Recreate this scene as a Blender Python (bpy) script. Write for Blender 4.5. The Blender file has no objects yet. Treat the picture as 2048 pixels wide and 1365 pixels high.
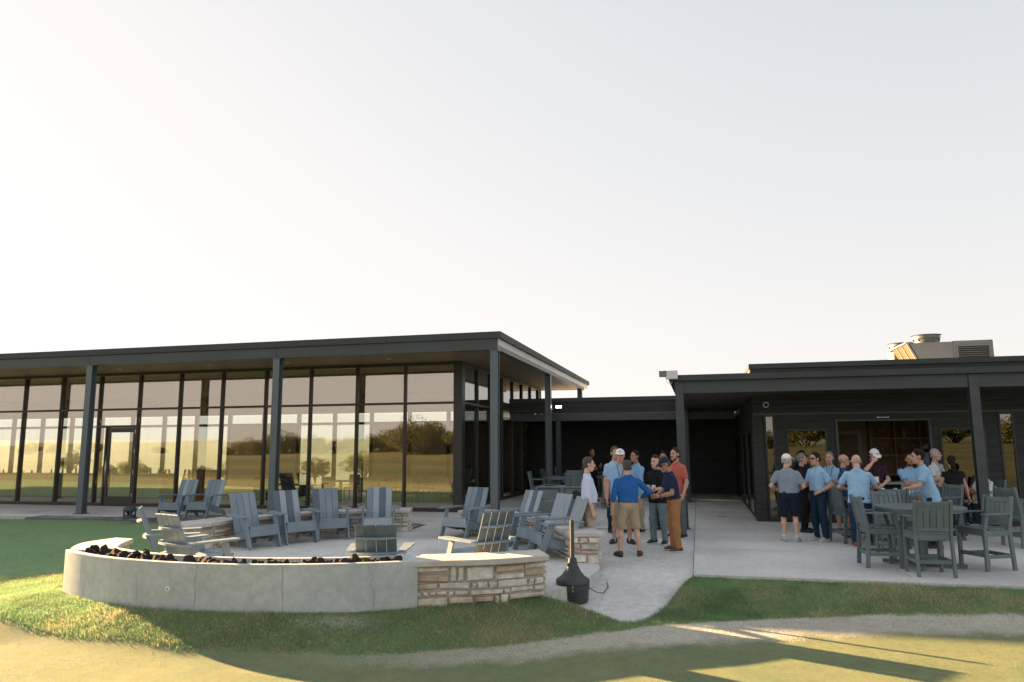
import bpy, math, random
import numpy as np
from mathutils import Vector, Matrix

random.seed(7)
rng = np.random.default_rng(11)
R = math.radians
scn = bpy.context.scene
COL = scn.collection

# ------------------------------------------------------------------ camera
cam_d = bpy.data.cameras.new('camera')
cam = bpy.data.objects.new('camera', cam_d)
COL.objects.link(cam)
scn.camera = cam
cam_d.sensor_width = 36.0
cam_d.lens = 1450.0 * 36.0 / 2048.0
cam_d.clip_start = 0.1
cam_d.clip_end = 9000.0
CAM_PITCH = math.atan((890.0 - 682.5) / 1450.0)
cam.location = (0, 0, 1.95)
cam.rotation_euler = (Matrix.Rotation(R(90) + CAM_PITCH, 3, 'X') @ Matrix.Rotation(R(-0.33), 3, 'Z')).to_euler()

# ------------------------------------------------------------------ sky, sun, exposure
SUN_ELEV = R(13.2)
SUN_DIR = Vector((-0.80, 0.60, 0)).normalized()          # towards the sun, in plan
world = bpy.data.worlds.new('World')
scn.world = world
world.use_nodes = True
nt = world.node_tree
bg = nt.nodes['Background']
sky = nt.nodes.new('ShaderNodeTexSky')
sky.sky_type = 'NISHITA'
sky.sun_disc = False
sky.sun_elevation = SUN_ELEV
sky.sun_rotation = math.atan2(SUN_DIR.x, SUN_DIR.y)
sky.altitude = 100
sky.air_density = 1.0
sky.dust_density = 0.8
sky.ozone_density = 1.0
# evening haze: evens out the brightness round the low sun and pales the blue, the same in every direction
SKY_KNEE = 0.9
den = nt.nodes.new('ShaderNodeVectorMath'); den.operation = 'MULTIPLY_ADD'
den.inputs[1].default_value = (1 / SKY_KNEE,) * 3; den.inputs[2].default_value = (1, 1, 1)
nt.links.new(sky.outputs[0], den.inputs[0])
div = nt.nodes.new('ShaderNodeVectorMath'); div.operation = 'DIVIDE'
nt.links.new(sky.outputs[0], div.inputs[0]); nt.links.new(den.outputs[0], div.inputs[1])
hsv = nt.nodes.new('ShaderNodeHueSaturation')
hsv.inputs['Saturation'].default_value = 0.60
nt.links.new(div.outputs[0], hsv.inputs['Color'])
tnt = nt.nodes.new('ShaderNodeVectorMath'); tnt.operation = 'MULTIPLY'; tnt.inputs[1].default_value = (1.05, 0.985, 0.955)
nt.links.new(hsv.outputs[0], tnt.inputs[0])
nt.links.new(tnt.outputs[0], bg.inputs['Color'])
bg.inputs['Strength'].default_value = 0.15

sun_d = bpy.data.lights.new('sun', 'SUN')
sun_d.energy = 4.6
sun_d.angle = R(0.55)
sun_d.color = (1.0, 0.63, 0.31)
sun = bpy.data.objects.new('sun', sun_d)
COL.objects.link(sun)
sdir = Vector((SUN_DIR.x * math.cos(SUN_ELEV), SUN_DIR.y * math.cos(SUN_ELEV), math.sin(SUN_ELEV)))
sun.rotation_euler = sdir.to_track_quat('Z', 'Y').to_euler()
sun.location = (-40, 30, 30)

vs = scn.view_settings
vs.view_transform = 'Standard'
vs.look = 'None'
vs.exposure = 3.1
vs.gamma = 1.0
vs.use_curve_mapping = False
scn.cycles.max_bounces = 8
scn.cycles.transparent_max_bounces = 16
scn.cycles.use_denoising = True

# ------------------------------------------------------------------ materials
MATS = {}
def mat(name, col, rough=0.6, metal=0.0, var=0.12, scale=6.0, bump=0.0, bscale=None, col2=None, spec=0.5,
        stretch=(1, 1, 1), detail=5.0, objvar=0.0):
    """Principled material, colour varied by object-space noise, optional fine bump."""
    if name in MATS: return MATS[name]
    m = bpy.data.materials.new(name); m.use_nodes = True
    t = m.node_tree; N = t.nodes; Lk = t.links
    b = N['Principled BSDF']
    b.inputs['Roughness'].default_value = rough
    b.inputs['Metallic'].default_value = metal
    b.inputs['Specular IOR Level'].default_value = spec
    tc = N.new('ShaderNodeTexCoord'); mp = N.new('ShaderNodeMapping')
    mp.inputs['Scale'].default_value = stretch
    Lk.new(tc.outputs['Object'], mp.inputs['Vector'])
    oi = N.new('ShaderNodeObjectInfo')
    nz = N.new('ShaderNodeTexNoise'); nz.noise_dimensions = '4D'
    nz.inputs['Scale'].default_value = scale; nz.inputs['Detail'].default_value = detail
    Lk.new(mp.outputs[0], nz.inputs['Vector'])
    mw = N.new('ShaderNodeMath'); mw.operation = 'MULTIPLY'; mw.inputs[1].default_value = 50
    Lk.new(oi.outputs['Random'], mw.inputs[0]); Lk.new(mw.outputs[0], nz.inputs['W'])
    mx = N.new('ShaderNodeMix'); mx.data_type = 'RGBA'
    c = tuple(col); lo = tuple(max(0, x * (1 - var)) for x in c); hi = tuple(min(1, x * (1 + var)) for x in c)
    if col2: lo, hi = c, tuple(col2)
    mx.inputs[6].default_value = (*lo, 1); mx.inputs[7].default_value = (*hi, 1)
    rp = N.new('ShaderNodeMapRange'); rp.inputs[1].default_value = 0.3; rp.inputs[2].default_value = 0.7
    Lk.new(nz.outputs['Fac'], rp.inputs[0]); Lk.new(rp.outputs[0], mx.inputs[0])
    if objvar:
        r2 = N.new('ShaderNodeMapRange'); r2.inputs[3].default_value = 1 - objvar; r2.inputs[4].default_value = 1 + objvar
        Lk.new(oi.outputs['Random'], r2.inputs[0])
        m2 = N.new('ShaderNodeMix'); m2.data_type = 'RGBA'; m2.blend_type = 'MULTIPLY'; m2.inputs[0].default_value = 1
        Lk.new(mx.outputs[2], m2.inputs[6]); Lk.new(r2.outputs[0], m2.inputs[7]); Lk.new(m2.outputs[2], b.inputs['Base Color'])
    else: Lk.new(mx.outputs[2], b.inputs['Base Color'])
    if bump:
        n2 = N.new('ShaderNodeTexNoise'); n2.inputs['Scale'].default_value = bscale or scale * 8
        n2.inputs['Detail'].default_value = 6
        Lk.new(mp.outputs[0], n2.inputs['Vector'])
        bp = N.new('ShaderNodeBump'); bp.inputs['Strength'].default_value = bump
        bp.inputs['Distance'].default_value = 0.01
        Lk.new(n2.outputs['Fac'], bp.inputs['Height']); Lk.new(bp.outputs[0], b.inputs['Normal'])
    MATS[name] = m
    return m

def glass_mat(name, refl, tint, gcol=(1, 1, 1)):
    m = bpy.data.materials.new(name); m.use_nodes = True
    t = m.node_tree; N = t.nodes; Lk = t.links
    N.remove(N['Principled BSDF']); out = N['Material Output']
    tr = N.new('ShaderNodeBsdfTransparent'); tr.inputs[0].default_value = (*tint, 1)
    gl = N.new('ShaderNodeBsdfGlossy'); gl.inputs['Color'].default_value = (*gcol, 1); gl.inputs['Roughness'].default_value = 0.0
    lw = N.new('ShaderNodeLayerWeight'); lw.inputs[0].default_value = 0.5
    pw = N.new('ShaderNodeMath'); pw.operation = 'POWER'; pw.inputs[1].default_value = 4.0
    Lk.new(lw.outputs['Facing'], pw.inputs[0])
    mr = N.new('ShaderNodeMapRange'); mr.inputs[3].default_value = refl; mr.inputs[4].default_value = 0.95
    Lk.new(pw.outputs[0], mr.inputs[0])
    mx = N.new('ShaderNodeMixShader')
    Lk.new(mr.outputs[0], mx.inputs[0]); Lk.new(tr.outputs[0], mx.inputs[1]); Lk.new(gl.outputs[0], mx.inputs[2])
    # slight waviness of the panes
    tc = N.new('ShaderNodeTexCoord'); nz = N.new('ShaderNodeTexNoise'); nz.inputs['Scale'].default_value = 0.8
    nz.inputs['Detail'].default_value = 1
    Lk.new(tc.outputs['Object'], nz.inputs['Vector'])
    bp = N.new('ShaderNodeBump'); bp.inputs['Strength'].default_value = 0.05; bp.inputs['Distance'].default_value = 0.02
    Lk.new(nz.outputs['Fac'], bp.inputs['Height']); Lk.new(bp.outputs[0], gl.inputs['Normal'])
    Lk.new(mx.outputs[0], out.inputs['Surface'])
    MATS[name] = m
    return m

def emit_mat(name, col, s):
    m = bpy.data.materials.new(name); m.use_nodes = True
    b = m.node_tree.nodes['Principled BSDF']
    b.inputs['Base Color'].default_value = (*col, 1)
    b.inputs['Emission Color'].default_value = (*col, 1); b.inputs['Emission Strength'].default_value = s
    MATS[name] = m
    return m

# ------------------------------------------------------------------ object helpers
def link(o, parent=None):
    COL.objects.link(o)
    if parent is not None: o.parent = parent
    return o
def tag(o, label=None, cat=None, group=None, kind=None):
    if label: o['label'] = label
    if cat: o['category'] = cat
    if group: o['group'] = group
    if kind: o['kind'] = kind
    return o
def empty(name, loc=(0, 0, 0), rz=0.0, **kw):
    o = bpy.data.objects.new(name, None); o.empty_display_size = 0.1
    o.location = loc; o.rotation_euler = (0, 0, rz)
    link(o); return tag(o, **kw)
def inst(name, src, parent, loc=None, rot=None, scale=None, m=None):
    o = bpy.data.objects.new(name, src.data if hasattr(src, 'data') else src)
    link(o, parent)
    if loc is not None: o.location = loc
    if rot is not None: o.rotation_euler = rot
    if scale is not None: o.scale = scale
    if m is not None:
        o.material_slots[0].link = 'OBJECT'; o.material_slots[0].material = m
    return o
def copy_tree(o, parent=None):
    c = o.copy(); COL.objects.link(c)
    if parent is not None: c.parent = parent
    for ch in list(o.children): copy_tree(ch, c)
    return c

class MB:
    """collects simple shapes, then links them as ONE mesh object"""
    def __init__(s): s.v = []; s.f = []
    def add(s, vs_, fs, M=None):
        n = len(s.v)
        if M is not None: vs_ = [M @ Vector(p) for p in vs_]
        s.v += [tuple(p) for p in vs_]; s.f += [tuple(i + n for i in f) for f in fs]; return s
    def box(s, c, d, M=None, ch=0.0):
        x, y, z = d[0] / 2, d[1] / 2, d[2] / 2
        if ch <= 0:
            vv = [(c[0] + a * x, c[1] + b * y, c[2] + e * z) for a in (-1, 1) for b in (-1, 1) for e in (-1, 1)]
            ff = [(0, 1, 3, 2), (4, 6, 7, 5), (0, 4, 5, 1), (2, 3, 7, 6), (0, 2, 6, 4), (1, 5, 7, 3)]
            return s.add(vv, ff, M)
        h = min(ch, x * .9, y * .9, z * .9)
        vv = []; idx = {}
        for a in (-1, 1):
            for b in (-1, 1):
                for e in (-1, 1):
                    for k in range(3):
                        o = [a * (x - h), b * (y - h), e * (z - h)]
                        o[k] = (a * x, b * y, e * z)[k]
                        idx[(a, b, e, k)] = len(vv); vv.append((c[0] + o[0], c[1] + o[1], c[2] + o[2]))
        ff = []
        for sg in (-1, 1):
            q = [(sg, -1, -1), (sg, 1, -1), (sg, 1, 1), (sg, -1, 1)]
            if sg < 0: q.reverse()
            ff.append(tuple(idx[(*p, 0)] for p in q))
            q = [(-1, sg, -1), (-1, sg, 1), (1, sg, 1), (1, sg, -1)]
            if sg < 0: q.reverse()
            ff.append(tuple(idx[(*p, 1)] for p in q))
            q = [(-1, -1, sg), (1, -1, sg), (1, 1, sg), (-1, 1, sg)]
            if sg < 0: q.reverse()
            ff.append(tuple(idx[(*p, 2)] for p in q))
        for a in (-1, 1):
            for b in (-1, 1):
                q = [idx[(a, b, -1, 0)], idx[(a, b, -1, 1)], idx[(a, b, 1, 1)], idx[(a, b, 1, 0)]]
                ff.append(tuple(q if a * b > 0 else q[::-1]))
                q = [idx[(a, -1, b, 0)], idx[(a, 1, b, 0)], idx[(a, 1, b, 2)], idx[(a, -1, b, 2)]]
                ff.append(tuple(q if a * b > 0 else q[::-1]))
                q = [idx[(-1, a, b, 1)], idx[(-1, a, b, 2)], idx[(1, a, b, 2)], idx[(1, a, b, 1)]]
                ff.append(tuple(q if a * b > 0 else q[::-1]))
                for e in (-1, 1):
                    q = [idx[(a, b, e, 0)], idx[(a, b, e, 1)], idx[(a, b, e, 2)]]
                    ff.append(tuple(q if a * b * e > 0 else q[::-1]))
        return s.add(vv, ff, M)
    def beam(s, p, q, w, h, up=(0, 0, 1), ch=0.0):
        """bar from p to q, w wide (sideways), h high (along up)"""
        p, q = Vector(p), Vector(q); d = q - p; L_ = d.length; d.normalize()
        u = Vector(up); sd = d.cross(u)
        if sd.length < 1e-5: sd = d.cross(Vector((1, 0, 0)))
        sd.normalize(); u = sd.cross(d)
        M = Matrix(((d.x, sd.x, u.x, (p.x + q.x) / 2), (d.y, sd.y, u.y, (p.y + q.y) / 2), (d.z, sd.z, u.z, (p.z + q.z) / 2), (0, 0, 0, 1)))
        # right-handed: d x sd = -u... fix sign
        if M.to_3x3().determinant() < 0:
            M = Matrix(((d.x, -sd.x, u.x, M[0][3]), (d.y, -sd.y, u.y, M[1][3]), (d.z, -sd.z, u.z, M[2][3]), (0, 0, 0, 1)))
        return s.box((0, 0, 0), (L_, w, h), M, ch)
    def tube(s, path, r, n=8, cap=True):
        P = [Vector(p) for p in path]; rr = r if isinstance(r, (list, tuple)) else [r] * len(P)
        vv = []; ff = []; prev = None
        for i, p in enumerate(P):
            d = (P[min(i + 1, len(P) - 1)] - P[max(i - 1, 0)]).normalized()
            a = prev if prev is not None else (Vector((0, 0, 1)) if abs(d.z) < .9 else Vector((1, 0, 0)))
            b = d.cross(a)
            if b.length < 1e-6: b = d.cross(Vector((0, 1, 0)))
            b.normalize(); a = b.cross(d).normalized(); prev = a
            for k in range(n):
                t = 2 * math.pi * k / n
                vv.append(p + (a * math.cos(t) + b * math.sin(t)) * rr[i])
        for i in range(len(P) - 1):
            for k in range(n):
                ff.append((i * n + k, i * n + (k + 1) % n, (i + 1) * n + (k + 1) % n, (i + 1) * n + k))
        if cap:
            ff.append(tuple(range(n - 1, -1, -1))); ff.append(tuple(range((len(P) - 1) * n, len(P) * n)))
        return s.add(vv, ff)
    def lathe(s, prof, n=24, c=(0, 0, 0), M=None):
        vv = []; ff = []
        for (r, z) in prof:
            for k in range(n):
                t = 2 * math.pi * k / n
                vv.append((c[0] + r * math.cos(t), c[1] + r * math.sin(t), c[2] + z))
        for i in range(len(prof) - 1):
            for k in range(n):
                ff.append((i * n + k, i * n + (k + 1) % n, (i + 1) * n + (k + 1) % n, (i + 1) * n + k))
        ff.append(tuple(range(n - 1, -1, -1))); ff.append(tuple(range((len(prof) - 1) * n, len(prof) * n)))
        return s.add(vv, ff, M)
    def prism(s, poly, z0, z1, M=None):
        n = len(poly); vv = [(x, y, z0) for x, y in poly] + [(x, y, z1) for x, y in poly]
        area = sum(poly[i][0] * poly[(i + 1) % n][1] - poly[(i + 1) % n][0] * poly[i][1] for i in range(n))
        if area < 0: vv = [(x, y, z0) for x, y in poly[::-1]] + [(x, y, z1) for x, y in poly[::-1]]
        ff = [tuple(range(n - 1, -1, -1)), tuple(range(n, 2 * n))]
        ff += [(i, (i + 1) % n, n + (i + 1) % n, n + i) for i in range(n)]
        return s.add(vv, ff, M)
    def strip(s, A_, B_, z0, z1):
        """solid between two plan polylines A_ (left) and B_ (right) of equal length"""
        n = len(A_); vv = []
        for (a, b) in zip(A_, B_):
            vv += [(*a, z0), (*b, z0), (*b, z1), (*a, z1)]
        ff = []
        for i in range(n - 1):
            k, j = 4 * i, 4 * i + 4
            for e in range(4):
                f = (e, (e + 1) % 4)
                ff.append((k + f[0], j + f[0], j + f[1], k + f[1]))
        ff.append((3, 2, 1, 0)); e = 4 * (n - 1); ff.append((e, e + 1, e + 2, e + 3))
        return s.add(vv, ff)
    def mesh(s, name, smooth=False):
        me = bpy.data.meshes.new(name); me.from_pydata(s.v, [], s.f); me.validate(); 
        import bmesh
        bm = bmesh.new(); bm.from_mesh(me); bmesh.ops.recalc_face_normals(bm, faces=bm.faces); bm.to_mesh(me); bm.free()
        if smooth: me.polygons.foreach_set('use_smooth', [True] * len(me.polygons))
        return me
    def build(s, name, m, parent=None, smooth=False, **kw):
        me = s.mesh(name, smooth); me.materials.append(m)
        o = bpy.data.objects.new(name, me); link(o, parent); return tag(o, **kw)

def auto_smooth(o, ang=35):
    me = o.data
    me.polygons.foreach_set('use_smooth', [True] * len(me.polygons))
    me.set_sharp_from_angle(angle=R(ang))
    return o

def np_mesh(name, verts, faces, m, parent=None, smooth=True, **kw):
    """verts (n,3) float array, faces (k,3|4) int array"""
    me = bpy.data.meshes.new(name); k = faces.shape[1]
    me.vertices.add(len(verts)); me.vertices.foreach_set('co', np.ascontiguousarray(verts, dtype=np.float32).ravel())
    me.loops.add(faces.size); me.loops.foreach_set('vertex_index', faces.ravel().astype(np.int32))
    me.polygons.add(len(faces)); me.polygons.foreach_set('loop_start', np.arange(0, faces.size, k, dtype=np.int32))
    try: me.polygons.foreach_set('loop_total', np.full(len(faces), k, dtype=np.int32))
    except Exception: pass
    if smooth: me.polygons.foreach_set('use_smooth', np.ones(len(faces), dtype=bool))
    me.update(); me.materials.append(m)
    o = bpy.data.objects.new(name, me); link(o, parent); return tag(o, **kw)

# building frame: origin at the glass pavilion's corner column, x along the facades, y to the back
TH = R(14.2)
ORG = Vector((-0.45, 18.8, 0))
AX = Vector((math.cos(TH), -math.sin(TH), 0)); BX = Vector((math.sin(TH), math.cos(TH), 0))
def W(s, t, z=0.0): return ORG + AX * s + BX * t + Vector((0, 0, z))
def Wl(x, y):
    d = Vector((x, y, 0)) - ORG; return d.dot(AX), d.dot(BX)

# ------------------------------------------------------------------ people materials
for n_, c_ in dict(skin_a=(.52, .30, .215), skin_b=(.60, .37, .28), skin_c=(.40, .22, .145), skin_d=(.30, .165, .105)).items():
    m_ = mat(n_, c_, .48, var=.10, scale=14, bump=.05, bscale=160, spec=.4)
    m_.node_tree.nodes['Principled BSDF'].inputs['Subsurface Weight'].default_value = 0.08
    m_.node_tree.nodes['Principled BSDF'].inputs['Subsurface Radius'].default_value = (.02, .008, .004)
for n_, c_ in dict(hair_dark=(.020, .015, .012), hair_brown=(.055, .032, .020), hair_grey=(.20, .19, .18), hair_salt=(.085, .078, .072), hair_white=(.42, .41, .40)).items():
    mat(n_, c_, .8, var=.45, scale=60, bump=.7, bscale=140, spec=.15)
def cloth(n_, c_, var=.08, r=.85): return mat(n_, c_, r, var=var, scale=9, bump=.25, bscale=420, spec=.2)
cloth('c_lavender', (.56, .62, .80)); cloth('c_paleblue', (.34, .50, .68)); cloth('c_cornflower', (.28, .44, .64)); cloth('c_royal', (.022, .115, .36))
cloth('c_sky', (.22, .41, .62)); cloth('c_black', (.012, .012, .014)); cloth('c_navy', (.016, .030, .070)); cloth('c_salmon', (.50, .135, .10))
cloth('c_greyblue', (.24, .29, .36)); cloth('c_lightblue', (.30, .49, .70)); cloth('c_maroon', (.045, .020, .038)); cloth('c_white', (.68, .70, .74))
cloth('c_khaki', (.38, .31, .22)); cloth('c_beige', (.42, .35, .265)); cloth('c_tanshort', (.30, .205, .115)); cloth('c_rust', (.34, .165, .070))
cloth('c_greyblue_jean', (.15, .21, .235)); cloth('c_navytrouser', (.014, .034, .062)); cloth('c_navyshort', (.012, .018, .032)); cloth('c_grey', (.12, .13, .14))
m_ = cloth('c_denimpattern', (.035, .065, .16)); 
t_ = m_.node_tree; vz = t_.nodes.new('ShaderNodeTexVoronoi'); vz.inputs['Scale'].default_value = 55
mr_ = t_.nodes.new('ShaderNodeMapRange'); mr_.inputs[1].default_value = .25; mr_.inputs[2].default_value = .4
mx_ = t_.nodes.new('ShaderNodeMix'); mx_.data_type = 'RGBA'; mx_.inputs[6].default_value = (.10, .15, .28, 1); mx_.inputs[7].default_value = (.022, .045, .12, 1)
t_.links.new([n for n in t_.nodes if n.type == 'MAPPING'][0].outputs[0], vz.inputs['Vector'])
t_.links.new(vz.outputs['Distance'], mr_.inputs[0]); t_.links.new(mr_.outputs[0], mx_.inputs[0]); t_.links.new(mx_.outputs[2], t_.nodes['Principled BSDF'].inputs['Base Color'])
mat('shoe_black', (.014, .014, .016), .6); mat('shoe_brown', (.075, .045, .032), .6); mat('shoe_grey', (.14, .17, .20), .75); mat('shoe_pale', (.40, .44, .47), .75)
mat('shoe_dark', (.032, .034, .040), .6); mat('shoe_rust', (.22, .07, .03), .5); mat('sole_white', (.62, .60, .56), .7); mat('sole_dark', (.05, .05, .05), .7)
mat('belt_brown', (.12, .065, .035), .5); mat('belt_black', (.012, .012, .012), .45); mat('eye', (.035, .028, .024), .15); mat('lips', (.34, .13, .10), .5)
cloth('cap_white', (.78, .76, .76)); cloth('cap_navy', (.018, .032, .062)); cloth('cap_grey', (.30, .33, .36)); cloth('cap_mark', (.05, .05, .06))
mat('dark_lens', (.010, .010, .012), .12); mat('paper', (.80, .80, .80), .7); mat('ribbon_black', (.015, .015, .018), .7); mat('ribbon_navy', (.02, .03, .08), .7)
mat('logo_cyan', (.20, .55, .60), .6)

# ------------------------------------------------------------------ materials of the setting
def concrete(name, c1, c2, scale=.8, rough=.8, bump=.15, speck=.06):
    m = mat(name, c1, rough, col2=c2, scale=scale, bump=bump, bscale=60, detail=9)
    t = m.node_tree; b = t.nodes['Principled BSDF']; mp = [n for n in t.nodes if n.type == 'MAPPING'][0]
    src = b.inputs['Base Color'].links[0].from_socket
    n2 = t.nodes.new('ShaderNodeTexNoise'); n2.inputs['Scale'].default_value = 9; n2.inputs['Detail'].default_value = 10
    n2.inputs['Roughness'].default_value = .7
    t.links.new(mp.outputs[0], n2.inputs['Vector'])
    mr = t.nodes.new('ShaderNodeMapRange'); mr.inputs[1].default_value = .25; mr.inputs[2].default_value = .75
    mr.inputs[3].default_value = 1 - speck * 2.2; mr.inputs[4].default_value = 1 + speck * 2.2
    t.links.new(n2.outputs['Fac'], mr.inputs[0])
    mm = t.nodes.new('ShaderNodeMix'); mm.data_type = 'RGBA'; mm.blend_type = 'MULTIPLY'; mm.inputs[0].default_value = 1
    t.links.new(src, mm.inputs[6]); t.links.new(mr.outputs[0], mm.inputs[7]); t.links.new(mm.outputs[2], b.inputs['Base Color'])
    return m
concrete('conc_patio', (.46, .455, .44), (.65, .64, .62), .6, speck=.085)
concrete('conc_walk', (.43, .427, .415), (.65, .64, .62), .8, speck=.11)
concrete('conc_wall', (.40, .43, .44), (.53, .555, .56), .9, rough=.85, bump=.25, speck=.09)
concrete('cap_stone', (.44, .415, .385), (.58, .55, .52), 1.5, bump=.5)
mat('mortar', (.50, .475, .44), .95, var=.15, scale=20, bump=.5)
STONE = [mat('stone_%s' % n, c, .9, var=.30, scale=9, bump=.8, bscale=30, detail=8) for n, c in
         dict(cream=(.60, .545, .475), tan=(.54, .475, .40), grey=(.50, .47, .435), ochre=(.50, .415, .33), rust=(.45, .345, .275), pale=(.64, .595, .53)).items()]
mat('steel_column_sheen', (.11, .132, .15), .40, var=.12, scale=3, bump=.03, stretch=(1, 1, .3))  # lighter than the beams: the columns' reflections are put into the colour
mat('steel_dark', (.045, .052, .056), .42, var=.10, scale=3, bump=.03, spec=.5)
m_ = mat('steel_beam', (.046, .055, .059), .40, var=.16, scale=2.2, bump=.04, spec=.5, stretch=(.4, 1, 3))
mat('steel_right', (.046, .058, .062), .42, var=.14, scale=2.5, bump=.03, stretch=(.4, 1, 2))
# whitish scuffs along the big beam
def scuffs(m, amt, thr):
    t = m.node_tree; b = t.nodes['Principled BSDF']; src = b.inputs['Base Color'].links[0].from_socket
    tc = t.nodes.new('ShaderNodeTexCoord'); mp = t.nodes.new('ShaderNodeMapping'); mp.inputs['Scale'].default_value = (1.2, 1, 9)
    t.links.new(tc.outputs['Object'], mp.inputs['Vector'])
    nz = t.nodes.new('ShaderNodeTexNoise'); nz.inputs['Scale'].default_value = 2.6; nz.inputs['Detail'].default_value = 9; nz.inputs['Roughness'].default_value = .72
    t.links.new(mp.outputs[0], nz.inputs['Vector'])
    mr = t.nodes.new('ShaderNodeMapRange'); mr.inputs[1].default_value = thr; mr.inputs[2].default_value = thr + .08; mr.inputs[4].default_value = amt
    t.links.new(nz.outputs['Fac'], mr.inputs[0])
    mm = t.nodes.new('ShaderNodeMix'); mm.data_type = 'RGBA'; mm.inputs[7].default_value = (.45, .47, .48, 1)
    t.links.new(mr.outputs[0], mm.inputs[0]); t.links.new(src, mm.inputs[6]); t.links.new(mm.outputs[2], b.inputs['Base Color'])
scuffs(MATS['steel_beam'], .55, .66)
mat('frame_bronze', (.032, .028, .026), .4, var=.1, scale=3)
mat('siding', (.034, .037, .036), .62, var=.35, scale=5, bump=.5, bscale=14, stretch=(.25, 1, 5), spec=.35)
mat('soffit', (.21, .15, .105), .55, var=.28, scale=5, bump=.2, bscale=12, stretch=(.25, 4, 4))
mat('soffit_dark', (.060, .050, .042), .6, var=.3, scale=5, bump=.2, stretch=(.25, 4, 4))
mat('roof_metal', (.058, .066, .069), .65, var=.1, scale=2, spec=.25)
mat('roof_white', (.62, .62, .60), .8, var=.08, scale=1)
mat('interior_floor', (.10, .085, .07), .5, var=.2, scale=3)
mat('interior_wall', (.56, .50, .43), .8, var=.08)
mat('interior_ceiling', (.30, .26, .22), .8, var=.1)
mat('wood_brown', (.44, .23, .11), .5, var=.25, scale=6, stretch=(1, 1, .25), bump=.1)
mat('wood_shelf', (.68, .45, .28), .5, var=.2, scale=6, stretch=(1, 1, .25))
mat('wood_shaded', (.40, .26, .16), .6, var=.2, scale=6)  # backboard darker than the shelves: shade of the cubbies put into the colour
mat('wood_bar', (.34, .22, .13), .5, var=.25, scale=6, stretch=(.25, 1, 1))
mat('counter_top', (.42, .42, .40), .35, var=.1)
mat('black_matte', (.014, .014, .015), .6)
mat('steel_bright', (.62, .62, .60), .28, metal=1.0, var=.05)
mat('white_plastic', (.66, .67, .67), .5, var=.04)
mat('gravel', (.26, .255, .25), .9, var=.5, scale=2, detail=2)
mat('crack', (.19, .195, .195), .95)
mat('hvac', (.15, .165, .175), .45, var=.08, scale=3, metal=.2)
mat('hvac_rib', (.30, .28, .26), .6)
mat('hvac_filter', (.11, .058, .028), .8, var=.15, scale=10)
mat('hvac_drum', (.12, .13, .12), .45, var=.1, metal=.3)
emit_mat('lamp_white', (1.0, .95, .88), 3.0)
glass_mat('glass_main', .26, (.94, .97, .92), (1.0, .88, .80))
glass_mat('glass_side', .16, (.50, .54, .52), (1, 1, 1))
glass_mat('glass_bar', .17, (.45, .47, .45), (1, .96, .9))
glass_mat('glass_back', .05, (.93, .95, .93))

# ------------------------------------------------------------------ glass pavilion (left)
PAV = empty('glass_pavilion', ORG, -TH, label='long single-storey glass pavilion with dark steel columns and flat roof', cat='building')
S0, S1, T1 = -47.0, 0.16, 15.9  # left end lies out of view, lengthened to keep sun off the lawn
def part(nm, m, boxes, parent=PAV, ch=0.0, **kw):
    b = MB()
    for c, d in boxes: b.box(c, d, None, ch)
    return b.build(nm, MATS[m], parent, **kw)
def bx(s0, s1, t0, t1, z0, z1): return (((s0 + s1) / 2, (t0 + t1) / 2, (z0 + z1) / 2), (s1 - s0, t1 - t0, z1 - z0))
roof = part('roof', 'roof_white', [bx(S0, S1 - .05, -.07, T1 - .05, 4.52, 4.84)])
for q_ in range(16): part('roof_edge', 'roof_metal', [bx(S1 + .03 - 3.05 * (q_ + 1) + .004, S1 + .03 - 3.05 * q_, -.15 - .001 * (q_ % 2), -.07, 4.70, 4.875 + .001 * (q_ % 2))], roof)
part('roof_edge', 'roof_metal', [bx(S1 - .05, S1 + .033, -.068, T1, 4.703, 4.873)], roof)
part('roof_edge', 'roof_metal', [bx(S0, S1 - .05, T1 - .05, T1 + .03, 4.70, 4.872)], roof)
for a_ in range(8):
    s_ = -6.35 * a_
    part('beam', 'steel_beam', [bx(max(s_ - 6.344, S0), s_ + (.10 if a_ == 0 else 0), -.10, .08, 4.40, 4.695)], ch=.006)
part('beam', 'steel_beam', [bx(-.09, .10, .086, 7.0, 4.403, 4.693)], ch=.006)
part('beam', 'steel_beam', [bx(-.09, .10, 7.006, 14.9, 4.403, 4.693)], ch=.006)
cm = MB()
cm.box((0, -.095, 2.2), (.20, .016, 4.396)); cm.box((0, .095, 2.2), (.20, .016, 4.396)); cm.box((0, 0, 2.2), (.014, .174, 4.39)); cm.box((0, 0, .012), (.3, .3, .024)); cm.box((0, 0, 4.385), (.24, .24, .02))
cme = cm.mesh('column'); cme.materials.append(MATS['steel_column_sheen'])
for (s_, t_c) in ((0, 0), (-6.35, 0), (-12.7, 0), (-19.05, 0), (-25.4, 0), (-31.75, 0), (-38.1, 0), (-44.45, 0), (0, 7.0), (0, 14.2)):
    inst('column', cme, PAV, (s_, t_c, 0.0), (0, 0, R(90) if t_c > 1 else 0))
# soffit boards
for i in range(17):
    t0 = .09 + i * .147
    part('soffit_board', 'soffit', [bx(S0, -.10 if t0 < 2.5 else -1.8, t0, t0 + .139, 4.455 - (.002 if i % 3 == 0 else 0), 4.485)])
for i in range(11):
    s_ = -1.74 + i * .15
    part('soffit_board', 'soffit', [bx(s_, s_ + .142, 2.60, 14.8, 4.457 - (.002 if i % 3 == 1 else 0), 4.485)])
part('soffit_backing', 'black_matte', [bx(S0, -.06, .07, T1 - .2, 4.487, 4.518)])
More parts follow.
